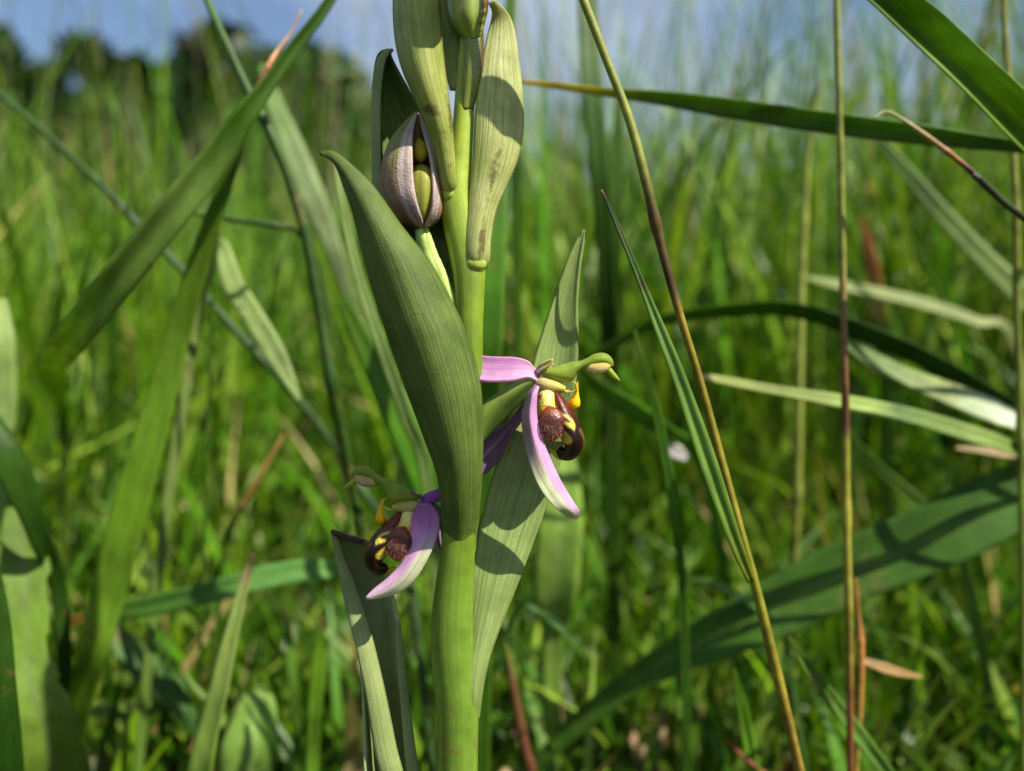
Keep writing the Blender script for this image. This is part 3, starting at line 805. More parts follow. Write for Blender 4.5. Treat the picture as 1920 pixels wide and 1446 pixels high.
def neck_col(p, v, th):
    x, y = p[0], p[1]
    if math.hypot((x - 1027) / 9.0, (y - 763) / 3.2) < 1: return lin((166, 84, 26))
    if math.hypot((x - 1012) / 4.0, (y - 745) / 6) < 1: return lin((150, 62, 30))
    return mixc(mixc(lin((206, 198, 120)), LIP_YEL, (y - 735) / 30.0), lin((120, 70, 26)), (y - 782) / 12.0)
def side_lobe_col(p, v, th):
    x, y = p[0], p[1]
    c = mixc(lin((110, 52, 26)), lin((70, 26, 16)), (y - 772) / 16)
    return mixc(c, lin((138, 62, 42)), (y - 808) / 14.0)

def lip_and_column(fl, T):
    # yellow throat of the lip
    loft('throat', fl, [(1030, 724, 0, 12, 14), (1027, 740, 0, 19, 28), (1025, 758, 0, 23, 36), (1027, 776, 0, 26, 40), (1032, 795, 0, 22, 34), (1036, 808, 0, 12, 20)], M_lip, nu=28, nv=26, col=neck_col, T=T)
    # bulging main lobe
    loft('lip', fl, [(1040, 734, 0, 5, 16), (1047, 750, -2, 11, 26), (1055, 770, -4, 17, 34), (1063, 793, -6, 22, 40), (1072, 815, -6, 22, 42), (1076, 834, -4, 20, 38), (1069, 848, -2, 15, 32), (1057, 850, 0, 13, 26), (1049, 843, 2, 8, 16)], M_lip, nu=72, nv=80, col=main_lobe_col, T=T)
    # furry side lobes, the near one and the far one
    for s in (-1, 1):
        zc = 34 * s
        loft('side_lobe', fl, [(1028, 766, zc * .8, 6, 10), (1031, 776, zc, 21, 14), (1033, 790, zc * 1.12, 27, 16), (1034, 806, zc * 1.15, 22, 15), (1031, 820, zc * 1.1, 13, 11), (1028, 828, zc * 1.05, 4, 5)], M_lip, nu=30, nv=26, col=side_lobe_col, T=T, lump=0.02)
        V, F, C = [], [], []
        r = random.Random(5 + s)
        for k in range(900):
            th = r.uniform(0, math.pi * 2)
            t = r.random()
            if k < 260:      # the long fringe below
                x0, y0, z0 = 1034 + r.uniform(-21, 19), 815 + r.uniform(-6, 8), zc * 1.1 + r.uniform(-16, 14)
                y0 -= abs(x0 - 1033) * 0.45
                d = (r.uniform(-3, 2), r.uniform(5, 10), r.uniform(-3, 3) + 2 * s)
                cc = lin((140, 66, 46))
            else:           # short fur over the lobe
                ax, ay = math.cos(th), math.sin(th)
                t = math.sqrt(t); x0, y0, z0 = 1032 + 25 * ax * t, 796 + 22 * ay * t, zc * 1.15 + s * 19 * math.sqrt(max(0, 1 - t * t))
                d = (ax * 2 + r.uniform(-1, 1), 2.5 + ay * 2, s * 2)
                cc = mixc(lin((104, 46, 28)), lin((60, 22, 14)), r.random())
            b = len(V); w = 0.38
            V += [tuple(T(x0 - w, y0, z0)), tuple(T(x0 + w, y0, z0)), tuple(T(x0, y0, z0 + w)), tuple(T(x0 + d[0], y0 + d[1], z0 + d[2]))]
            F += [(b, b + 1, b + 3), (b + 1, b + 2, b + 3), (b + 2, b, b + 3)]; C += [cc] * 3 + [mixc(cc, (.8, .6, .5), 0.12)]
        me = bpy.data.meshes.new('fringe'); me.from_pydata(V, [], F)
        at = me.color_attributes.new('Col', 'FLOAT_COLOR', 'POINT'); at.data.foreach_set('color', np.hstack([np.array(C), np.ones((len(C), 1))]).ravel())
        o = link('fringe', me, fl, M_lip); o['kind'] = 'stuff'
    # tooth under the lip
    loft('lip_tooth', fl, [(1062, 850, 0, 6, 8), (1054, 856, 0, 7, 8), (1046, 854, 0, 6, 6), (1036, 846, 0, 4, 5), (1030, 840, 0, 1, 2)], M_lip, nu=12, nv=16, col=lambda p, v, th: lin((196, 184, 50)), T=T)
    # stigma cavity below the column
    loft('stigma', fl, [(1003, 716, 0, 9, 10), (1014, 720, 0, 15, 20), (1030, 724, 0, 15, 24), (1046, 727, 0, 12, 22), (1060, 731, 0, 6, 12)], M_flower, nu=18, nv=20, col=lambda p, v, th: mixc(lin((206, 178, 140)), lin((196, 192, 96)), v * 1.3), T=T)
    # the long column arching forward, its rounded head and beak
    def ccol(p, v, th):
        return mixc(COLUMN_G, COLUMN_Y, (p[1] - 698) / 22.0) if p[0] < 1075 else COLUMN_G
    loft('column', fl, [(1008, 697, 0, 4, 8), (1025, 699, 0, 9, 16), (1045, 701, 0, 15, 20), (1062, 699, 0, 18, 20), (1076, 690, 0, 13, 17), (1090, 685, 0, 9, 14), (1105, 680, 0, 10, 15), (1118, 675, 0, 12, 17), (1132, 674, 0, 12, 17), (1142, 680, 0, 9, 12), (1147, 688, 0, 4, 6)], M_flower, nu=22, nv=44, col=ccol, T=T)
    loft('anther', fl, [(1103, 692, -4, 3, 8), (1110, 690, -7, 9, 11), (1122, 690, -8, 11, 12), (1134, 688, -7, 10, 11), (1142, 686, -3, 4, 7)], M_flower, nu=18, nv=18, col=lambda p, v, th: mixc(mixc(lin((206, 178, 84)), lin((232, 222, 176)), (p[1] - 684) / 12.0), lin((190, 132, 70)), 0.5 * max(0, math.sin(p[0] * 0.9 + p[1] * 0.5)) ** 4), T=T)
    loft('beak', fl, [(1138, 690, 0, 7, 7), (1147, 700, 0, 5.5, 6), (1155, 708, 0, 4, 4), (1162, 714, 0, 1, 1)], M_flower, nu=12, nv=14, col=lambda p, v, th: lin((164, 180, 62)), T=T)
    # hanging pollinia on their curved threads
    yel = lin((250, 206, 20)); pale = lin((222, 212, 110))
    for s, dx in ((-1, 0), (1, -4)):
        z0 = 6 * s
        loft('pollen_thread', fl, [(1056, 733, z0, 2.0, 2.0), (1066, 735, z0 * 1.6, 1.3, 1.3), (1076, 733, z0 * 2, 1.2, 1.2), (1081, 727, z0 * 2.2, 1.2, 1.2), (1079, 718, z0 * 2, 1.1, 1.1), (1073, 716, z0 * 1.6, 1.0, 1.0)] if s < 0 else
             [(1056, 733, z0, 1.6, 1.6), (1070, 732, z0 * 2, 1.0, 1.0), (1080, 728, z0 * 3, 1.0, 1.0), (1082, 738, z0 * 3, 1.2, 1.2)], M_flower, nu=8, nv=24, col=lambda p, v, th: pale, T=T)
        loft('pollinium', fl, [(1083 + dx, 716, z0 * 2.2, 0.9, 0.9), (1083 + dx, 732, z0 * 2.4, 1.6, 1.6), (1082 + dx, 742, z0 * 2.4, 4, 4), (1080 + dx, 753, z0 * 2.4, 8.5, 8), (1078 + dx, 761, z0 * 2.4, 8.5, 8), (1077 + dx, 766, z0 * 2.4, 3, 3)], M_flower, nu=16, nv=26, col=lambda p, v, th: yel, T=T, lump=0.03)

# ---- upper flower, facing right
fl = empty('flower', orchid)
T1 = lambda x, y, z: WO(x, y, z - 6)
fl['label'] = 'upper flower facing right with the yellow pollen drop'
def dorsal_col(u, v): return mixc(mixc(mixc(PINK_W, PINK, v * 3), PINK_W, u * 0.45), PINK_D, 0.35 * (1 - abs(2 * ((u * 3) % 1) - 1)) ** 8)
leaf('sepal', fl, [(1004, 692, -4, 1008, 716, -8, 0), (990, 677, -4, 990, 708, -14, 4), (965, 670, -2, 962, 714, -18, 6), (935, 669, 2, 930, 716, -14, 6), (905, 667, 8, 900, 714, -6, 6), (878, 658, 16, 876, 705, 8, 8), (850, 655, 26, 852, 684, 24, 4), (832, 662, 34, 833, 664, 34, 0)], M_flower, nu=15, nv=36, col=dorsal_col, T=T1, thick=0.0003)
def lateral_col(u, v):
    if u > 0.5 + 0.12 * v: c = mixc(PINK, PINK_W, 0.2 + 0.5 * v)
    else: c = mixc(lin((176, 142, 168)), GREENWHITE, (v - 0.38) / 0.2)  # purple-grey top of the outer panel paints its shade
    k = abs(((u * 8 + 0.35 * math.sin(v * 7)) % 1) - 0.5)
    c = mixc(c, PURPLE, max(0, 0.32 - 2.2 * k))
    if abs(u - 0.28) < 0.05: c = mixc(c, lin((150, 160, 110)), 0.5)
    return mixc(c, lin((214, 214, 186)), (v - 0.86) / 0.1)
leaf('sepal', fl, [(1003, 722, -30, 1011, 726, -40, -3), (989, 742, -34, 1006, 744, -50, -10), (979, 785, -32, 1008, 790, -44, -16), (987, 845, -42, 1026, 848, -40, -12), (1006, 903, -50, 1050, 900, -36, -5), (1036, 947, -50, 1073, 938, -36, -3), (1064, 968, -28, 1085, 957, -38, -5), (1080, 973, -30, 1085, 970, -32, 0)], M_flower, nu=21, nv=44, col=lateral_col, T=T1, thick=0.0002, power=1.25, wave=1.2)
leaf('sepal', fl, [(990, 738, 20, 994, 752, 24, 0), (972, 768, 34, 976, 790, 30, 6), (950, 795, 44, 958, 815, 38, 8), (920, 810, 52, 940, 852, 46, 10), (896, 830, 56, 920, 880, 52, 8), (880, 860, 58, 895, 896, 56, 3), (874, 884, 60, 878, 894, 60, 0)], M_flower, nu=13, nv=30, col=lambda u, v: mixc(PURPLE, PINK_W, 0.6 * (abs(u - 0.5) < 0.06)), T=T1, thick=0.0003)
leaf('petal', fl, [(1004, 694, -8, 1008, 702, -10, 0), (1012, 684, -14, 1018, 694, -16, 3), (1024, 677, -18, 1028, 688, -20, 3), (1036, 673, -22, 1037, 676, -22, 0)], M_flower, nu=9, nv=18, col=lambda u, v: mixc(PINK, lin((200, 190, 120)), v * 2.5), T=T1, thick=0.0003)
leaf('petal', fl, [(1004, 700, 10, 1008, 710, 12, 0), (1013, 690, 18, 1018, 700, 20, 3), (1026, 684, 26, 1030, 694, 28, 3), (1038, 680, 32, 1039, 683, 32, 0)], M_flower, nu=9, nv=18, col=lambda u, v: mixc(PINK, lin((200, 190, 120)), v * 2.5), T=T1, thick=0.0003)
OV_D, OV_L = lin((74, 98, 38)), lin((128, 148, 62))
def ov_col(p, v, th): return mixc(OV_D, OV_L, 0.5 + 0.5 * math.sin(3 * th + v * 5))
loft('ovary', fl, [(1006, 715, 0, 8, 8), (994, 720, 2, 13, 12), (965, 738, 10, 20, 18), (930, 765, 20, 25, 22), (900, 795, 24, 25, 22), (880, 830, 18, 18, 18), (872, 860, 6, 8, 10)], M_stem, nu=24, nv=34, col=ov_col, T=T1, ribs=3, rib=0.12)
lip_and_column(fl, T1)

# ---- lower flower, facing left, a little behind the stem
fl = empty('flower', orchid)
fl['label'] = 'lower flower facing left, half shaded by the big bract'
ca, sa = math.cos(math.radians(11.5)), math.sin(math.radians(11.5))
def T2(x, y, z):
    dx, dy = -(x - 1005) * 0.97, (y - 707) * 0.97
    return WO(792 + dx * ca - dy * sa, 941 + dx * sa + dy * ca, z * 0.9 + 42)
T2s = lambda x, y, z: WO(x, y, z + 42)
lip_and_column(fl, T2)
leaf('sepal', fl, [(789, 936, 0, 793, 950, -4, 0), (800, 926, 0, 806, 944, -6, -4), (816, 920, 0, 822, 940, -6, -4), (834, 914, 2, 838, 930, -2, -2), (850, 912, 4, 852, 914, 4, 0)], M_flower, nu=11, nv=20, col=lambda u, v: mixc(PINK_D, lin((140, 70, 170)), 0.6), T=T2s, thick=0.0003)
def lat2_col(u, v):
    c = mixc(PINK_D, PINK, v * 2)
    if v > 0.3: c = mixc(c, mixc(PINK_W, GREENWHITE, (u - 0.45) / 0.1), (v - 0.3) / 0.25 * (0.5 if u < 0.5 else 1.0))
    if abs(u - 0.66) < 0.035: c = mixc(c, PURPLE, 0.5)
    return c
leaf('sepal', fl, [(786, 944, -20, 806, 944, -24, 0), (774, 966, -26, 820, 962, -36, 8), (770, 990, -32, 824, 984, -48, 10), (768, 1018, -36, 815, 1018, -56, 2), (754, 1055, -40, 803, 1046, -60, -8), (728, 1084, -44, 776, 1088, -60, -12), (703, 1104, -46, 742, 1113, -56, -8), (686, 1121, -48, 690, 1124, -50, 0)], M_flower, nu=19, nv=40, col=lat2_col, T=T2s, thick=0.0003, power=1.6)
leaf('sepal', fl, [(800, 955, 20, 812, 950, 24, 0), (812, 985, 34, 832, 975, 38, 4), (822, 1020, 40, 846, 1010, 44, 5), (830, 1050, 44, 838, 1046, 44, 0)], M_flower, nu=11, nv=20, col=lambda u, v: PURPLE, T=T2s, thick=0.0003)
leaf('petal', fl, [(788, 930, -6, 793, 936, -8, 0), (778, 922, -12, 784, 930, -14, 2), (768, 919, -16, 770, 924, -16, 0)], M_flower, nu=7, nv=12, col=lambda u, v: lin((160, 120, 130)), T=T2s, thick=0.0003)
loft('ovary', fl, [(792, 948, 0, 8, 8), (805, 952, 2, 13, 12), (825, 968, 2, 16, 14), (845, 1000, 0, 18, 16), (852, 1060, -10, 16, 15), (855, 1120, -30, 10, 12)], M_stem, nu=22, nv=26, col=ov_col, T=T2s, ribs=3, rib=0.12)

# ---- opening bud on its rough ovary
bud = empty('bud', orchid)
bud['label'] = 'opening pinkish bud with a slit showing the yellow-green inside'
BUD = [(784, 214, 3), (778, 232, 15), (772, 260, 33), (770, 295, 46), (770, 330, 52), (773, 365, 53), (780, 395, 45), (787, 415, 28), (790, 424, 8)]
def bud_shell(a0f, a1f, colf, scale=1.0, nu=30, nv=44, zoff=0.0):
    s = catmull(BUD, nv); V = np.zeros((nv, nu, 3)); C = np.zeros((nv, nu, 3))
    for j in range(nv):
        v = j / (nv - 1.0)
        a0, a1 = math.radians(a0f(v)), math.radians(a1f(v))
        for i in range(nu):
            u = i / (nu - 1.0); a = a0 + (a1 - a0) * u
            rr = max(0.5, s[j, 2]) * scale
            edge = 1.0 + 0.05 * max(0, 1 - min(u, 1 - u) * 9)
            p = (s[j, 0] + rr * edge * math.sin(a), s[j, 1], 2 + zoff - rr * edge * 0.95 * math.cos(a))
            V[j, i] = WO(*p); C[j, i] = colf(u, v)
    return grid_mesh('sepal', V, col=C)
def bud_col(u, v):
    g_, p_, b_ = lin((124, 136, 62)), lin((160, 132, 100)), lin((112, 76, 60))
    c = mixc(g_, p_, (v - 0.22) / 0.3); c = mixc(c, b_, (v - 0.62) / 0.3)
    if min(u, 1 - u) < 0.16: c = mixc(c, lin((196, 178, 176)), 0.8)
    k = abs(((u * 7) % 1) - 0.5)
    return mixc(c, lin((128, 110, 72)), max(0, 0.5 - k * 3))
lip_in = lambda v: 4 + 12 * v ** 3
lip_out = lambda v: 30 + 16 * math.sin(math.pi * min(1, v * 1.05)) - 18 * v ** 4
for a0, a1 in ((lambda v: -190, lip_in), (lip_out, lambda v: 172)):
    o = link('sepal', bud_shell(a0, a1, bud_col), bud, M_bud)
    m = o.modifiers.new('thickness', 'SOLIDIFY'); m.thickness = 0.00035; m.offset = -1
loft('young_lip', bud, [(790, 312, -4, 10, 16), (790, 330, -8, 26, 28), (789, 360, -10, 30, 30), (789, 395, -8, 22, 24), (790, 414, -4, 8, 10)], M_flower, nu=20, nv=22, col=lambda p, v, th: mixc(lin((172, 176, 74)), lin((150, 150, 62)), 0.5 + 0.5 * math.sin(th * 9)), T=WO)
loft('young_anther', bud, [(786, 262, -6, 4, 6), (787, 274, -14, 13, 14), (788, 290, -16, 14, 15), (788, 302, -10, 6, 8)], M_flower, nu=16, nv=16, col=lambda p, v, th: lin((176, 164, 30)), T=WO)
loft('ovary', bud, [(790, 420, 2, 9, 9), (793, 440, 0, 13, 13), (800, 470, 0, 16, 15), (815, 510, 0, 18, 16), (832, 550, 2, 17, 15), (848, 590, 4, 15, 14), (862, 640, 6, 12, 12)], M_stem, nu=26, nv=40, col=lambda p, v, th: mixc(lin((120, 148, 50)), lin((196, 210, 118)), 0.5 + 0.5 * math.sin(4 * th)), T=WO, lump=0.05, ribs=4, rib=0.10)

# ---- bud at the top of the picture and the crown of the spike above it
bud = empty('bud', orchid)
bud['label'] = 'closed ribbed green bud at the top of the stem'
def top_col(p, v, th):
    c = mixc(lin((150, 164, 74)), lin((120, 140, 56)), 0.5 + 0.5 * math.sin(th * 8))
    return mixc(c, lin((98, 62, 30)), (p[0] - 902 - 6 * math.sin(p[1] * .4)) / 6.0)
loft('hood', bud, [(884, -150, -8, 4, 4), (882, -110, -10, 24, 22), (878, -60, -14, 35, 32), (877, -10, -16, 38, 34), (878, 25, -14, 36, 32), (882, 50, -10, 27, 25), (886, 68, -6, 19, 19)], M_stem, nu=28, nv=34, col=top_col, T=WO, ribs=8, rib=0.03)
loft('ovary', bud, [(886, 60, -6, 19, 18), (887, 90, -6, 19, 18), (886, 130, -4, 19, 18), (880, 165, 0, 17, 17), (874, 205, 4, 13, 14)], M_stem, nu=24, nv=26, col=lambda p, v, th: mixc(lin((116, 128, 54)), lin((82, 62, 34)), (p[0] - 896) / 7.0 + 0.25 * math.sin(p[1] * .5)), T=WO, ribs=3, rib=0.08)
leaf('bract', orchid, [(868, -60, 10, 905, -60, 10, 12), (858, -130, 20, 915, -130, 20, 18), (860, -200, 26, 912, -200, 26, 18), (872, -280, 26, 904, -280, 26, 10), (888, -340, 24, 890, -342, 24, 0)], M_bract_stained, nu=13, nv=24, T=WO)
# unseen flower above, added and shaped to shade the upper bracts
fl = empty('flower', orchid)
fl['label'] = 'topmost flower, unseen, added above to shade the upper bracts'
def T3(x, y, z):
    return WO(905 + (x - 1005) * 0.62 + z * 0.5, -290 + (y - 707) * 0.8, -70 - (x - 1005) * 0.75 + z * 0.6)
lip_and_column(fl, T3)
T0 = WO
leaf('sepal', fl, [(925, -205, -70, 930, -188, -70, 0), (1010, -200, -110, 1012, -150, -110, -6), (1095, -216, -145, 1095, -132, -145, -6), (1140, -210, -150, 1138, -84, -150, -6), (1190, -216, -152, 1186, -106, -152, -4), (1238, -205, -152, 1236, -138, -152, -2), (1264, -178, -152, 1265, -174, -152, 0)], M_flower, nu=11, nv=24, col=lambda u, v: PINK, T=T0, thick=0.0003)
leaf('sepal', fl, [(905, -330, -120, 940, -330, -120, 0), (866, -300, -140, 992, -305, -140, -4), (858, -240, -150, 992, -240, -150, -4), (860, -180, -152, 972, -190, -152, -4), (862, -128, -152, 930, -122, -152, -2), (868, -92, -152, 900, -92, -152, 0), (878, -82, -152, 882, -82, -152, 0)], M_flower, nu=11, nv=24, col=lambda u, v: PINK, T=T0, thick=0.0003)
loft('ovary', fl, [(912, -262, -60, 9, 9), (902, -220, -30, 14, 14), (892, -130, -4, 14, 14), (888, -80, 6, 10, 10)], M_stem, nu=16, nv=18, col=ov_col, T=T0, ribs=3, rib=0.1)

# ------------------------------------------------------------------ single blades, stalks and leaves one can tell apart
def stops(cs, t):
    """colour stops [(t, (r,g,b) 0..255)]"""
    if t <= cs[0][0]: return np.array(lin(cs[0][1]))
    for (a, ca_), (b, cb) in zip(cs, cs[1:]):
        if t <= b:
            f = (t - a) / max(1e-6, b - a)
            return np.array(mixc(lin(ca_), lin(cb), f))
    return np.array(lin(cs[-1][1]))

def B(px, py, mm):
    """picture point at mm behind the stem plane"""
    return W(px, py, mm * 16.0 * (1.0 + 0.35 * min(1.0, max(0.0, mm - 8) / 15.0)))

def to_ground(pts):
    """carry the last point on down to the soil"""
    p, q = pts[-2], pts[-1]
    d = (q[0] - p[0]).normalized()
    P0 = q[0]
    hx = Vector((d.x, d.y, 0)); hx = hx * 0.4
    if P0.z < 0.006: return pts
    w = q[1]
    out = list(pts)
    for f in (0.35, 0.7, 1.0):
        g = P0 + hx * (P0.z * (f - 0.4 * f * f))
        g.z = P0.z * (1 - f) - (0.004 if f == 1.0 else 0)
        out.append((g, w * (1 - 0.3 * f)))
    return out

CAMV = Vector((0, -STEM_D, CAM_H))
def blade(name, label, pts, cs, fold=0.25, twist=(0, 0), root=None, cat='grass blade', nv=None, across=5, mat=None, parent=None, curl=0.0, toothed=0.0, midrib=None, group='grass blades round the orchid', thick=0.00022, hairs=0):
    """pts: (px, py, mm behind the orchid, width px); root 'end'/'start' carries that end to the soil"""
    P = [(B(x, y, z), w * (B(x, y, z).y + STEM_D) / FPX) for x, y, z, w in pts]
    nin = len(P)
    if root == 'start': P = to_ground(P[::-1])[::-1]
    if root == 'end': P = to_ground(P)
    arr = np.array([(*p, w) for p, w in P])
    nv = nv or max(24, 9 * len(P))
    s = catmull(arr, nv)
    org = Vector(s[int(np.argmin(s[:, 2])), :3]); org.z = max(0, org.z)
    V = np.zeros((nv, across, 3)); C = np.zeros((nv, across, 3))
    for j in range(nv):
        t = j / (nv - 1.0)
        c = Vector(s[j, :3]); tg = Vector(s[min(j + 1, nv - 1), :3]) - Vector(s[max(0, j - 1), :3]); tg.normalize()
        vw = (CAMV - c).normalized()
        side = tg.cross(vw)
        side = side.normalized() if side.length > 1e-5 else Vector((1, 0, 0))
        nrm = side.cross(tg).normalized()
        a = math.radians(twist[0] + (twist[1] - twist[0]) * t)
        sd = side * math.cos(a) + nrm * math.sin(a); nn = nrm * math.cos(a) - side * math.sin(a)
        half = max(0.00004, s[j, 3] * 0.5) / max(0.35, math.cos(a))
        if toothed: half *= 1 + toothed * (((t * 9 + 0.15 * math.sin(t * 40)) % 1.0) - 0.5)
        half *= 1 + 0.04 * math.sin(t * 23 + len(label)) 
        col = stops(cs, t)
        for i in range(across):
            u = i / (across - 1.0) * 2 - 1
            dpt = fold * half * (abs(u) - 0.5) + curl * half * u * u
            V[j, i] = c + sd * (half * u) + nn * dpt - org
            k = 1.0 + 0.08 * math.sin(j * 0.9 + i * 2.1)
            cc = col
            if midrib is not None and abs(u) < 0.13: cc = np.array(lin(midrib))
            C[j, i] = cc * k
    me = grid_mesh(name, V, col=C)
    o = link(name, me, parent, mat or M_blade)
    o.location = org
    if thick:
        m = o.modifiers.new('thickness', 'SOLIDIFY'); m.thickness = thick; m.offset = 0
    tag(o, label, cat, group)
    return o

def stalk(name, label, pts, cs, root='end', cat='grass stalk', nu=8, group='grass stalks round the orchid', nodes=()):
    """a round stem: pts (px, py, mm, width px)"""
    cs = [(t, tuple(v * 0.84 for v in c)) for t, c in cs]
    P = [(B(x, y, z), w * (B(x, y, z).y + STEM_D) / FPX) for x, y, z, w in pts]
    if root == 'end': P = to_ground(P)
    if root == 'start': P = to_ground(P[::-1])[::-1]
    arr = np.array([(*p, w) for p, w in P]); nv = max(50, 14 * len(P))
    s = catmull(arr, nv)
    org = Vector(s[int(np.argmin(s[:, 2])), :3]); org.z = max(0, org.z)
    wob = 0.14; ph = len(label) * 1.7
    nodes = tuple(nodes) or (0.22 + 0.01 * (len(label) % 17), 0.6 + 0.01 * (len(label) % 11))
    V = np.zeros((nv, nu, 3)); C = np.zeros((nv, nu, 3))
    for j in range(nv):
        t = j / (nv - 1.0)
        c = Vector(s[j, :3]); tg = Vector(s[min(j + 1, nv - 1), :3]) - Vector(s[max(0, j - 1), :3]); tg.normalize()
        a = tg.orthogonal().normalized(); b = tg.cross(a)
        r = max(0.00005, s[j, 3] * 0.5) * (1 + 0.05 * math.sin(t * 31))
        if wob: c = c + a * (wob * s[j, 3] * math.sin(t * 9 + ph)) + b * (wob * s[j, 3] * math.sin(t * 14 + 2 * ph))
        for nd in nodes: r *= 1 + 0.28 * math.exp(-((t - nd) / 0.012) ** 2)
        col = stops(cs, t)
        for i in range(nu):
            th = 2 * math.pi * i / nu
            V[j, i] = c + (a * math.cos(th) + b * math.sin(th)) * r - org
            C[j, i] = col * (1 + 0.12 * math.sin(j * 1.7 + i))
    me = grid_mesh(name, V, col=C, closed=True, caps=True)
    o = link(name, me, None, M_stalk)
    o.location = org
    tag(o, label, cat, group)
    return o

G1, G2, G3, GP, GD, GY = (96, 134, 46), (88, 126, 28), (68, 106, 22), (146, 166, 92), (50, 82, 18), (122, 136, 36)
TAN, BRN, ORG, RED = (186, 156, 116), (110, 70, 44), (186, 120, 62), (134, 66, 40)

# --- left side
blade('grass_leaf', 'broad bright green blade slanting from the top down to the left, lower half widest',
      [(645, -40, 28, 15), (600, 28, 27, 19), (550, 92, 26, 24), (505, 155, 25, 28), (460, 215, 24, 40), (390, 315, 24, 54), (300, 425, 24, 62), (200, 550, 26, 66), (130, 640, 31, 58), (102, 682, 46, 42), (100, 705, 72, 44), (112, 745, 110, 26), (120, 800, 140, 18)],
      [(0, G3), (0.28, G3), (0.36, (124, 156, 70)), (0.6, (132, 162, 70)), (0.75, (120, 152, 56)), (0.85, GD), (1, GD)], fold=0.3, twist=(25, -12), root='end', across=7)
blade('grass_leaf', 'long green blade running from the crossing point down to the lower left',
      [(488, 160, 31, 9), (470, 205, 31, 18), (440, 290, 32, 26), (400, 410, 34, 31), (365, 520, 36, 38), (330, 640, 38, 46), (290, 790, 39, 56), (245, 950, 40, 62), (205, 1110, 42, 58), (175, 1220, 42, 54), (150, 1320, 46, 44), (130, 1446, 52, 36)],
      [(0, GD), (0.12, G3), (0.3, (112, 150, 40)), (1, (104, 142, 34))], fold=0.2, twist=(-10, 8), root='end', across=7)
stalk('grass_stalk', 'thin dark green stalk crossing the broad blade at upper left, ending behind the big bract',
      [(375, -40, 34, 12), (395, 10, 34, 13), (430, 90, 33, 15), (470, 180, 32, 17), (510, 260, 32, 18), (545, 350, 33, 20), (575, 450, 34, 22), (600, 590, 35, 22), (622, 720, 36, 22), (650, 860, 40, 20), (680, 1040, 44, 18)],
      [(0, G3), (0.4, GD), (1, (44, 70, 24))])
stalk('grass_stalk', 'thin dark stem slanting down from the left edge across the broad blade',
      [(-60, 130, 58, 11), (0, 178, 58, 12), (120, 285, 58, 13), (250, 410, 58, 14), (350, 515, 60, 15), (440, 620, 62, 16), (540, 730, 64, 17), (620, 830, 66, 17), (680, 920, 68, 16), (760, 1060, 58, 18)],
      [(0, GD), (0.6, (52, 80, 30)), (1, (46, 70, 26))])
blade('grass_leaf', 'wide pale blade shining behind the left of the orchid bud',
      [(490, 120, 88, 14), (515, 195, 86, 32), (545, 270, 84, 46), (580, 360, 84, 48), (615, 440, 86, 36), (650, 540, 90, 26), (690, 660, 96, 22), (740, 820, 104, 18)],
      [(0, G1), (0.4, (176, 192, 140)), (0.7, GP), (1, G3)], fold=0.1, twist=(10, -35), root='end')  # pale stops paint the highlight along the blade
blade('grass_leaf', 'pale pointed blade tip hanging in the sward left of the big bract',
      [(395, 480, 52, 22), (440, 540, 50, 38), (490, 620, 48, 42), (530, 690, 47, 32), (562, 752, 46, 5)],
      [(0, G2), (0.4, GP), (1, (168, 190, 122))], fold=0.2, twist=(0, -20), root='start')
blade('grass_leaf', 'slim pale blade edge rising just left of the big bract',
      [(628, 300, 24, 5), (640, 370, 24, 14), (660, 470, 25, 18), (685, 560, 26, 20), (715, 650, 28, 22), (760, 780, 34, 24), (800, 900, 40, 22)],
      [(0, GP), (0.5, (130, 156, 92)), (1, G2)], fold=0.3, twist=(20, 0), root='end')
blade('grass_leaf', 'vivid green broad blade behind the stem between bract and lower flower',
      [(640, 560, 52, 20), (690, 660, 50, 46), (740, 760, 48, 62), (790, 880, 48, 66), (820, 980, 50, 56), (845, 1120, 56, 40)],
      [(0, G2), (0.5, (84, 142, 30)), (1, G3)], fold=0.2, twist=(-20, 10), root='end')
blade('grass_leaf', 'upright bright green blade directly right of the stem',
      [(948, 170, 40, 22), (940, 260, 38, 34), (932, 360, 36, 42), (926, 470, 35, 46), (922, 580, 35, 46), (918, 680, 36, 44), (912, 800, 40, 40)],
      [(0, G3), (0.4, (88, 140, 36)), (1, G3)], fold=0.15, twist=(10, -15), root='end')
blade('grass_leaf', 'tall dark green blade against the sky right of the curled bract',
      [(1100, -60, 66, 34), (1104, 60, 64, 38), (1112, 180, 62, 38), (1122, 300, 62, 36), (1132, 420, 64, 34), (1140, 560, 68, 32), (1146, 720, 74, 30)],
      [(0, G3), (0.5, GD), (1, G3)], fold=0.2, twist=(20, -10), root='end')
blade('grass_leaf', 'second dark upright blade close beside the tall one, lower and narrower',
      [(1160, 170, 74, 6), (1158, 260, 74, 22), (1154, 380, 74, 28), (1150, 500, 76, 30), (1150, 620, 80, 28)],
      [(0, G2), (0.5, GD), (1, GD)], fold=0.2, twist=(0, 25), root='end')
blade('grass_leaf', 'thin upright blade leaving the top edge just right of the orchid tip',
      [(958, -40, 50, 20), (956, 40, 50, 20), (954, 120, 50, 18), (960, 220, 52, 18), (966, 340, 56, 18)],
      [(0, G2), (1, G3)], fold=0.2, root='end')
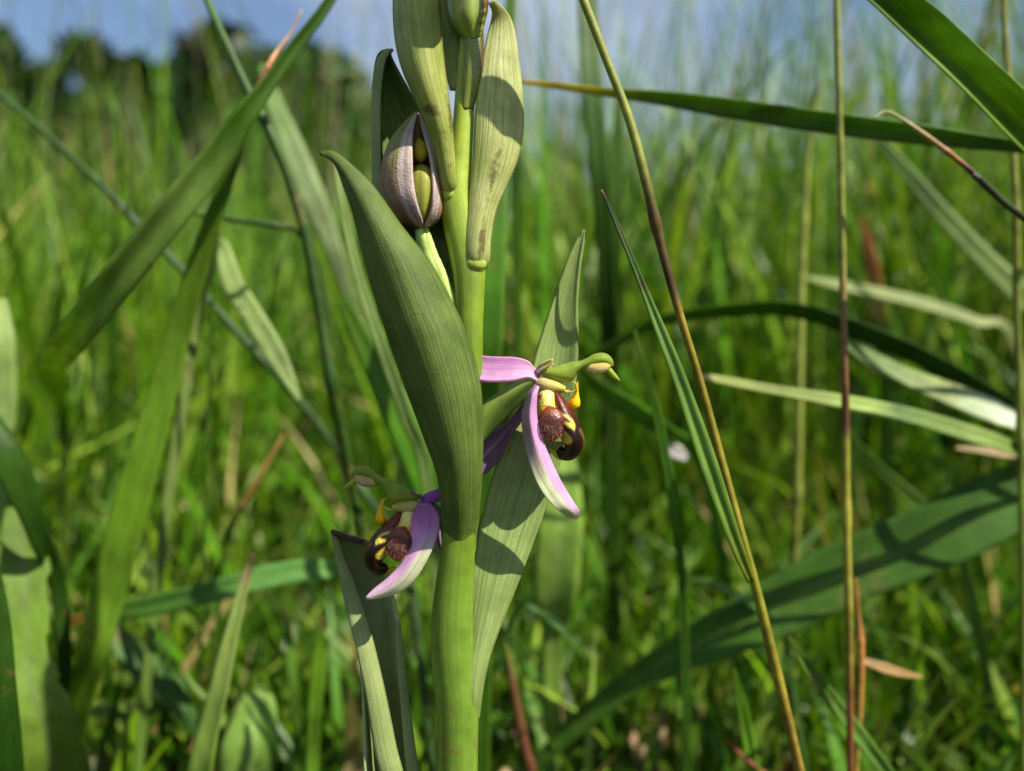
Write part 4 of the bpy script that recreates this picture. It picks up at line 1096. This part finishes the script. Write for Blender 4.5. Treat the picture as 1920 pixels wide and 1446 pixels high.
blade('dandelion_leaf', 'broad toothed pale green leaf standing at the lower left edge',
      [(30, 900, 42, 14), (38, 980, 40, 56), (46, 1060, 38, 74), (50, 1150, 36, 76), (50, 1230, 35, 70), (62, 1290, 34, 84), (84, 1360, 34, 104), (100, 1446, 36, 110), (110, 1560, 44, 90)],
      [(0, (92, 120, 36)), (0.5, (98, 126, 40)), (1, (88, 116, 36))], fold=0.15, twist=(-8, 8), root='end', across=9, toothed=0.22, cat='leaf', group=None, mat=M_leaf, midrib=(100, 122, 56), nv=90)
blade('grass_leaf', 'dark green blade standing along the left picture edge at the bottom',
      [(-10, 1060, 18, 14), (2, 1160, 18, 24), (8, 1280, 18, 34), (14, 1400, 19, 40), (22, 1560, 22, 44)],
      [(0, GD), (0.6, (40, 78, 20)), (1, GD)], fold=0.5, twist=(30, 30), root='end')
blade('grass_leaf', 'dark blade bending across the left edge at mid height',
      [(-40, 770, 30, 40), (10, 850, 30, 52), (45, 930, 32, 46), (75, 1010, 36, 36), (110, 1110, 44, 28)],
      [(0, GD), (1, (48, 82, 24))], fold=0.3, twist=(35, 10), root='end')
blade('grass_leaf', 'pale broad blade rising at the far left edge',
      [(0, 560, 56, 20), (6, 640, 54, 38), (6, 730, 54, 44), (2, 820, 54, 40), (-4, 920, 56, 34)],
      [(0, GP), (0.5, (130, 158, 84)), (1, G2)], fold=0.2, root='end')
blade('grass_leaf', 'stiff blade with a withered pale tip rising at the bottom left',
      [(474, 1038, 30, 5), (466, 1070, 30, 12), (452, 1120, 30, 20), (432, 1200, 30, 27), (412, 1290, 30, 33), (392, 1370, 31, 39), (376, 1446, 32, 44), (350, 1580, 36, 44)],
      [(0, TAN), (0.12, (190, 172, 126)), (0.2, (156, 176, 96)), (0.6, (136, 166, 72)), (1, G2)], fold=0.4, twist=(-18, -18), root='end')
blade('grass_leaf', 'fallen green blade with an orange dying tip lying across the lower left',
      [(92, 1172, 58, 6), (120, 1168, 57, 16), (155, 1160, 56, 18), (200, 1150, 55, 28), (300, 1132, 54, 38), (400, 1108, 53, 42), (500, 1082, 54, 42), (590, 1068, 56, 36), (660, 1080, 60, 28), (720, 1150, 66, 20)],
      [(0, RED), (0.05, ORG), (0.16, (176, 140, 62)), (0.2, G3), (0.5, (98, 148, 70)), (1, G2)], fold=0.3, twist=(-25, 20), root='end', nv=70)
blade('grass_leaf', 'short blade lying level near the bottom left',
      [(120, 1345, 72, 6), (180, 1334, 70, 22), (250, 1326, 70, 26), (320, 1316, 70, 22), (400, 1330, 74, 14)],
      [(0, G2), (0.5, (128, 150, 66)), (1, G3)], fold=0.3, twist=(20, -20), root='end')
blade('rosette_leaf', 'upright rounded pale leaf beside the stiff blade at the bottom',
      [(488, 1285, 60, 14), (484, 1310, 58, 56), (478, 1350, 57, 84), (470, 1400, 56, 98), (462, 1460, 57, 98), (452, 1530, 60, 70)],
      [(0, (112, 146, 62)), (1, (120, 150, 66))], fold=0.15, root='end', across=7, cat='leaf', group=None, mat=M_leaf, midrib=(140, 166, 90))
blade('grass_leaf', 'short vivid blade standing upright left of the hooded leaf',
      [(602, 1160, 46, 8), (600, 1210, 46, 20), (596, 1270, 46, 26), (590, 1330, 47, 26), (586, 1420, 50, 22)],
      [(0, BRN), (0.08, G2), (0.5, (116, 160, 44)), (1, G2)], fold=0.3, root='end')
blade('grass_leaf', 'small thin blade standing between the rosette leaf and the hooded leaf',
      [(535, 1140, 60, 4), (542, 1200, 60, 14), (550, 1280, 60, 18), (556, 1360, 62, 18)],
      [(0, TAN), (0.1, G1), (1, G3)], fold=0.3, root='end')
blade('grass_leaf', 'blue-green blade sloping down through the shade at the lower left',
      [(180, 1145, 62, 10), (225, 1200, 62, 42), (275, 1255, 62, 50), (330, 1310, 64, 40), (400, 1390, 68, 28)],
      [(0, G3), (0.5, (78, 118, 62)), (1, GD)], fold=0.2, twist=(20, 0), root='end')
stalk('dry_twig', 'thin tan dead stalk leaning in the sward left of the lower flower',
      [(538, 805, 60, 9), (510, 850, 60, 11), (470, 920, 61, 13), (445, 970, 62, 13), (420, 1040, 66, 11)], [(0, (176, 146, 72)), (0.35, (150, 122, 58)), (0.5, G3), (1, GD)], cat='twig', group=None)
stalk('dry_twig', 'withered reddish split stalk tip above the crossing of the blades at upper left',
      [(566, 20, 30, 4), (545, 62, 30, 5), (522, 92, 29, 7), (505, 118, 28, 10), (490, 150, 28, 9), (472, 186, 28, 8), (440, 280, 34, 8), (410, 420, 44, 8)], [(0, (206, 168, 128)), (0.3, (190, 128, 88)), (0.45, BRN), (0.6, G3), (1, G3)], cat='twig', group=None)
stalk('grass_stalk', 'short dark stem lying level across the long blade left of the bud',
      [(335, 388, 44, 7), (380, 402, 44, 10), (450, 412, 44, 11), (520, 424, 45, 12), (560, 440, 50, 10), (600, 520, 58, 9)], [(0, GY), (0.3, GD), (0.7, (62, 62, 34)), (1, GD)])

# --- right side
blade('grass_leaf', 'long blade lying almost level across the upper right',
      [(976, 153, 34, 6), (1040, 160, 33, 12), (1130, 172, 32, 16), (1230, 182, 31, 24), (1330, 196, 30, 32), (1450, 214, 29, 38), (1560, 230, 28, 40), (1700, 248, 28, 36), (1820, 264, 28, 28), (1960, 284, 29, 20), (2080, 330, 32, 18), (2160, 480, 36, 18)],
      [(0, (196, 180, 96)), (0.12, (178, 172, 74)), (0.2, (110, 140, 54)), (0.45, (96, 136, 56)), (0.7, G3), (1, G3)], fold=0.45, twist=(-30, -18), root='end', nv=80)
stalk('grass_stalk', 'long olive and brown stalk slanting from the top to the bottom right of the orchid',
      [(1080, -40, 2, 15), (1095, 0, 2, 16), (1138, 115, 2, 17), (1180, 230, 2, 18), (1212, 350, 2, 18), (1240, 465, 3, 17), (1275, 590, 4, 16), (1310, 705, 6, 15), (1346, 840, 8, 16), (1380, 970, 10, 17), (1412, 1090, 12, 18), (1445, 1220, 14, 19), (1475, 1340, 16, 20), (1502, 1446, 18, 20), (1530, 1560, 20, 20)],
      [(0, (136, 146, 44)), (0.2, (140, 146, 46)), (0.26, (104, 84, 38)), (0.33, (88, 62, 34)), (0.36, (156, 134, 48)), (0.6, (156, 152, 48)), (0.75, (158, 130, 50)), (0.9, (146, 92, 46)), (1, RED)], nodes=(0.27,))
blade('grass_leaf', 'slender blade with a dark needle tip closing onto the long slanting stalk',
      [(1128, 356, 1, 3), (1150, 405, 1, 7), (1182, 480, 1, 11), (1212, 555, 2, 15), (1242, 630, 3, 20), (1275, 715, 4, 26), (1308, 810, 5, 30), (1345, 920, 6, 30), (1380, 1020, 7, 24), (1408, 1090, 8, 12)],
      [(0, (168, 120, 90)), (0.04, (60, 66, 44)), (0.25, (70, 104, 48)), (0.4, (116, 150, 76)), (0.8, (124, 158, 66)), (1, GY)], fold=0.5, twist=(25, 10), group='grass blades round the orchid')
stalk('grass_stalk', 'straight upright yellow-green to brown stalk from top to bottom at right',
      [(1568, -40, 24, 12), (1571, 60, 24, 13), (1576, 250, 24, 14), (1578, 420, 24, 14), (1579, 560, 24, 14), (1582, 690, 24, 14), (1586, 800, 25, 15), (1590, 950, 25, 16), (1593, 1100, 25, 16), (1593, 1250, 26, 14), (1592, 1446, 27, 14)],
      [(0, (150, 156, 54)), (0.25, (140, 146, 50)), (0.32, (146, 110, 64)), (0.42, (122, 82, 50)), (0.46, (96, 66, 40)), (0.48, (152, 148, 50)), (0.64, (164, 158, 58)), (0.72, (150, 100, 50)), (0.85, (112, 56, 36)), (1, BRN)], nodes=(0.545,))
stalk('grass_stalk', 'yellow stalk close beside the straight upright stalk near the bottom, with a tan sheath',
      [(1604, 1085, 30, 5), (1608, 1140, 30, 10), (1612, 1230, 30, 14), (1612, 1330, 30, 15), (1606, 1446, 31, 15)],
      [(0, ORG), (0.3, (190, 126, 60)), (0.45, (170, 140, 60)), (1, (140, 150, 50))])
blade('grass_leaf', 'small withered tan blade sticking out sideways from the yellow stalk',
      [(1614, 1238, 31, 8), (1650, 1250, 34, 18), (1690, 1262, 36, 14), (1730, 1270, 40, 4)], [(0, TAN), (1, (206, 174, 112))], fold=0.4, twist=(20, -20), cat='dry blade', group=None)
blade('grass_leaf', 'stout folded blade cutting across the top right corner',
      [(1600, -45, 12, 44), (1665, 5, 13, 54), (1740, 70, 14, 62), (1820, 145, 14, 66), (1900, 225, 15, 64), (1980, 310, 17, 58), (2080, 430, 22, 50)],
      [(0, G2), (0.4, (116, 150, 46)), (1, G2)], fold=1.3, twist=(28, 22), root='end', across=7)
stalk('dry_twig', 'bent straw tip turning orange and black along the right edge',
      [(1640, 222, 20, 3), (1662, 209, 20, 4), (1690, 222, 20, 6), (1730, 250, 20, 9), (1775, 285, 20, 10), (1820, 322, 20, 12), (1845, 345, 20, 12), (1885, 380, 21, 13), (1930, 415, 22, 14), (2010, 490, 24, 14), (2080, 640, 28, 14)],
      [(0, (208, 196, 150)), (0.2, (190, 170, 116)), (0.34, (182, 116, 62)), (0.38, (60, 36, 24)), (0.5, (62, 60, 36)), (1, G3)], cat='twig', group=None)
blade('grass_leaf', 'dark arching blade curving over the right half of the sward',
      [(1095, 672, 62, 10), (1160, 640, 60, 16), (1225, 605, 58, 20), (1300, 588, 57, 22), (1380, 580, 56, 24), (1460, 576, 55, 28), (1540, 592, 54, 30), (1620, 622, 53, 32), (1700, 655, 52, 32), (1790, 700, 52, 32), (1880, 752, 52, 30), (1990, 820, 54, 30), (2080, 900, 60, 28)],
      [(0, G1), (0.3, G3), (0.5, (52, 86, 26)), (1, (58, 94, 28))], fold=0.3, twist=(-48, -40), root='end', nv=70)
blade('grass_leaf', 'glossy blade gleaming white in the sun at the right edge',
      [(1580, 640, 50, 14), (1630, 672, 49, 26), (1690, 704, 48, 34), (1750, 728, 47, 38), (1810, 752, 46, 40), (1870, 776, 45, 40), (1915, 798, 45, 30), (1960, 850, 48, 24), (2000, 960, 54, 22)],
      [(0, G1), (0.3, GP), (0.5, (196, 206, 184)), (0.75, (226, 232, 222)), (1, G2)], fold=0.2, twist=(40, 55), root='end')  # near-white stops paint the gleam of the sun
blade('grass_leaf', 'slim pale blade pointing level from the slanting stalk to the upright stalk',
      [(1314, 706, 34, 8), (1350, 712, 34, 14), (1420, 726, 34, 17), (1490, 738, 34, 20), (1570, 752, 34, 24), (1650, 768, 35, 28), (1720, 784, 36, 30), (1800, 808, 38, 30), (1890, 838, 40, 24), (1990, 900, 46, 20)],
      [(0, (196, 184, 120)), (0.1, (158, 170, 92)), (0.4, (150, 172, 88)), (0.46, (92, 120, 62)), (0.6, (140, 164, 84)), (1, G2)], fold=0.3, twist=(28, 36), root='end')
blade('grass_leaf', 'tan dead blade lying level at the right edge above the broad leaf',
      [(1792, 840, 52, 4), (1830, 843, 52, 12), (1880, 850, 52, 16), (1940, 858, 53, 16), (2020, 900, 58, 14)], [(0, (206, 186, 150)), (0.5, (186, 156, 126)), (1, TAN)], fold=0.3, twist=(20, 20), root='end', cat='dry blade', group=None)
leafo = blade('broad_leaf', 'large dark green hairy leaf with a pale midrib reaching up to the right edge',
      [(960, 1490, 62, 18), (1010, 1430, 60, 26), (1090, 1352, 58, 36), (1180, 1282, 56, 48), (1270, 1228, 54, 66), (1370, 1180, 52, 88), (1480, 1128, 51, 104), (1590, 1072, 50, 114), (1700, 1028, 49, 122), (1800, 982, 48, 122), (1900, 930, 48, 106), (2000, 876, 48, 74), (2060, 842, 48, 10)],
      [(0, (86, 118, 50)), (0.3, (66, 104, 26)), (0.7, (58, 96, 22)), (1, (60, 98, 22))], fold=0.10, twist=(2, 6), root='start', across=11, cat='leaf', group=None, mat=M_leaf, midrib=(84, 114, 38), nv=90, curl=0.12)
stalk('grass_stalk', 'blurred yellow-green stalk left of the upright one with a dark spikelet at its tip',
      [(1538, 150, 70, 5), (1530, 185, 70, 14), (1522, 225, 70, 12), (1514, 300, 70, 12), (1508, 420, 70, 15), (1502, 560, 70, 15), (1498, 720, 70, 16), (1494, 900, 71, 16), (1490, 1060, 73, 16)],
      [(0, (60, 62, 34)), (0.08, (74, 76, 40)), (0.12, GY), (0.5, (150, 160, 66)), (1, (126, 130, 56))])
blade('grass_leaf', 'slanting green blade below the broad leaf running to the bottom edge',
      [(1480, 1195, 28, 4), (1510, 1245, 28, 18), (1555, 1305, 28, 26), (1605, 1372, 28, 28), (1660, 1446, 29, 28), (1740, 1560, 32, 28)],
      [(0, G2), (0.4, (100, 138, 58)), (1, G3)], fold=0.5, twist=(10, 10), root='end')
blade('grass_leaf', 'short bright blade pointing up under the broad leaf, left of the slanting stalk foot',
      [(1376, 1255, 40, 3), (1388, 1310, 40, 15), (1400, 1370, 40, 22), (1412, 1446, 40, 26), (1424, 1540, 42, 26)],
      [(0, G2), (0.4, (112, 158, 40)), (1, G2)], fold=0.4, root='end')
blade('grass_leaf', 'small upright blade at the bottom between the orchid and the slanting stalk',
      [(1296, 1300, 58, 4), (1298, 1350, 58, 16), (1300, 1446, 58, 20)], [(0, G2), (0.5, (110, 142, 50)), (1, G2)], fold=0.3, root='end')
blade('grass_leaf', 'pale blurred blade slanting down to the right edge at upper right',
      [(1640, 250, 88, 10), (1690, 310, 86, 22), (1760, 395, 84, 30), (1830, 470, 82, 36), (1920, 560, 80, 40), (2020, 660, 80, 36)],
      [(0, G1), (0.5, (146, 166, 92)), (1, G1)], fold=0.2, twist=(10, 30), root='end')
stalk('grass_stalk', 'thin upright stalk close to the right picture edge',
      [(1882, -40, 38, 10), (1886, 60, 38, 11), (1894, 220, 38, 12), (1904, 400, 38, 13), (1908, 560, 39, 13), (1912, 720, 40, 13)], [(0, (150, 150, 60)), (0.5, (140, 146, 58)), (1, G2)])
blade('grass_leaf', 'thin green blade falling behind the upper flower head on its right',
      [(1190, 620, 34, 4), (1206, 680, 34, 10), (1230, 770, 35, 15), (1252, 880, 36, 18), (1270, 1000, 38, 18), (1280, 1110, 42, 16)],
      [(0, G2), (0.5, (84, 132, 40)), (1, G3)], fold=0.3, root='end')
blade('grass_leaf', 'broad soft blade sloping right behind the pollen drop',
      [(1090, 690, 60, 10), (1130, 730, 60, 26), (1190, 770, 60, 34), (1250, 810, 62, 30), (1320, 880, 68, 22)],
      [(0, G2), (0.5, (90, 140, 38)), (1, G3)], fold=0.2, twist=(-30, 0), root='end')
blade('rosette_leaf', 'large out-of-focus pale leaf upright behind the right bract',
      [(1062, 830, 74, 10), (1058, 880, 72, 50), (1052, 960, 70, 80), (1046, 1040, 70, 92), (1040, 1120, 72, 80), (1036, 1200, 76, 40)],
      [(0, (118, 152, 58)), (0.5, (128, 160, 66)), (1, (110, 140, 54))], fold=0.12, root='end', across=7, cat='leaf', group=None, mat=M_leaf, midrib=(142, 168, 84))
stalk('grass_stalk', 'reddish brown stem at the bottom just right of the orchid stem',
      [(930, 1150, 46, 8), (950, 1230, 46, 14), (968, 1310, 46, 18), (985, 1390, 47, 20), (998, 1460, 48, 20), (1015, 1560, 52, 18)], [(0, G2), (0.2, (96, 70, 38)), (0.5, (112, 62, 44)), (1, (110, 72, 46))])
blade('grass_leaf', 'thin bent blade arching at the foot of the right bract',
      [(968, 1146, 52, 10), (1010, 1150, 51, 13), (1050, 1175, 50, 14), (1078, 1215, 50, 11), (1092, 1260, 51, 7)],
      [(0, G3), (0.5, (84, 130, 56)), (1, G3)], fold=0.3, twist=(0, 30), root='start')
blade('grass_leaf', 'thin curved blade meeting the slanting stalk above the broad leaf',
      [(1285, 1084, 52, 8), (1330, 1092, 50, 14), (1375, 1112, 49, 15), (1420, 1140, 49, 12), (1470, 1200, 52, 10)],
      [(0, G1), (0.5, (96, 140, 70)), (1, G3)], fold=0.3, twist=(0, 20), root='end')
blade('grass_leaf', 'rusty orange dead blade standing in the meadow right of the upright stalk',
      [(1612, 400, 110, 4), (1624, 450, 110, 16), (1640, 520, 110, 24), (1652, 600, 110, 24), (1660, 720, 112, 20)], [(0, (180, 122, 70)), (0.25, (186, 128, 66)), (0.42, (140, 138, 60)), (0.55, G3), (1, GD)], fold=0.3, root='end', cat='dry blade', group=None)
blade('grass_leaf', 'fallen pale straw blade sloping across the meadow behind the upright stalk',
      [(1510, 520, 92, 6), (1570, 534, 92, 16), (1650, 550, 92, 20), (1740, 572, 93, 20), (1830, 602, 94, 18), (1900, 640, 98, 14)],
      [(0, GP), (0.5, (156, 168, 110)), (1, G1)], fold=0.2, twist=(35, 35), root='end')
blade('grass_leaf', 'thin blade slanting behind the bent straw tip down to the right edge',
      [(1580, 800, 70, 6), (1640, 870, 70, 18), (1720, 940, 70, 22), (1790, 1000, 72, 20)], [(0, G2), (0.5, (110, 140, 64)), (1, G3)], fold=0.3, root='end')
blade('petal_scrap', 'small white petal scrap caught in the grass right of the upper flower',
      [(1248, 830, 64, 8), (1260, 842, 64, 24), (1272, 850, 64, 26), (1288, 860, 64, 10)], [(0, (214, 206, 214)), (1, (226, 222, 228))], fold=0.3, across=5, cat='petal', group=None)
stalk('grass_stalk', 'thin dead brown stalk leaning at the bottom edge below the broad leaf',
      [(1362, 1388, 40, 4), (1390, 1415, 40, 8), (1425, 1446, 40, 10), (1480, 1500, 42, 10)], [(0, RED), (0.5, (140, 96, 60)), (1, BRN)])
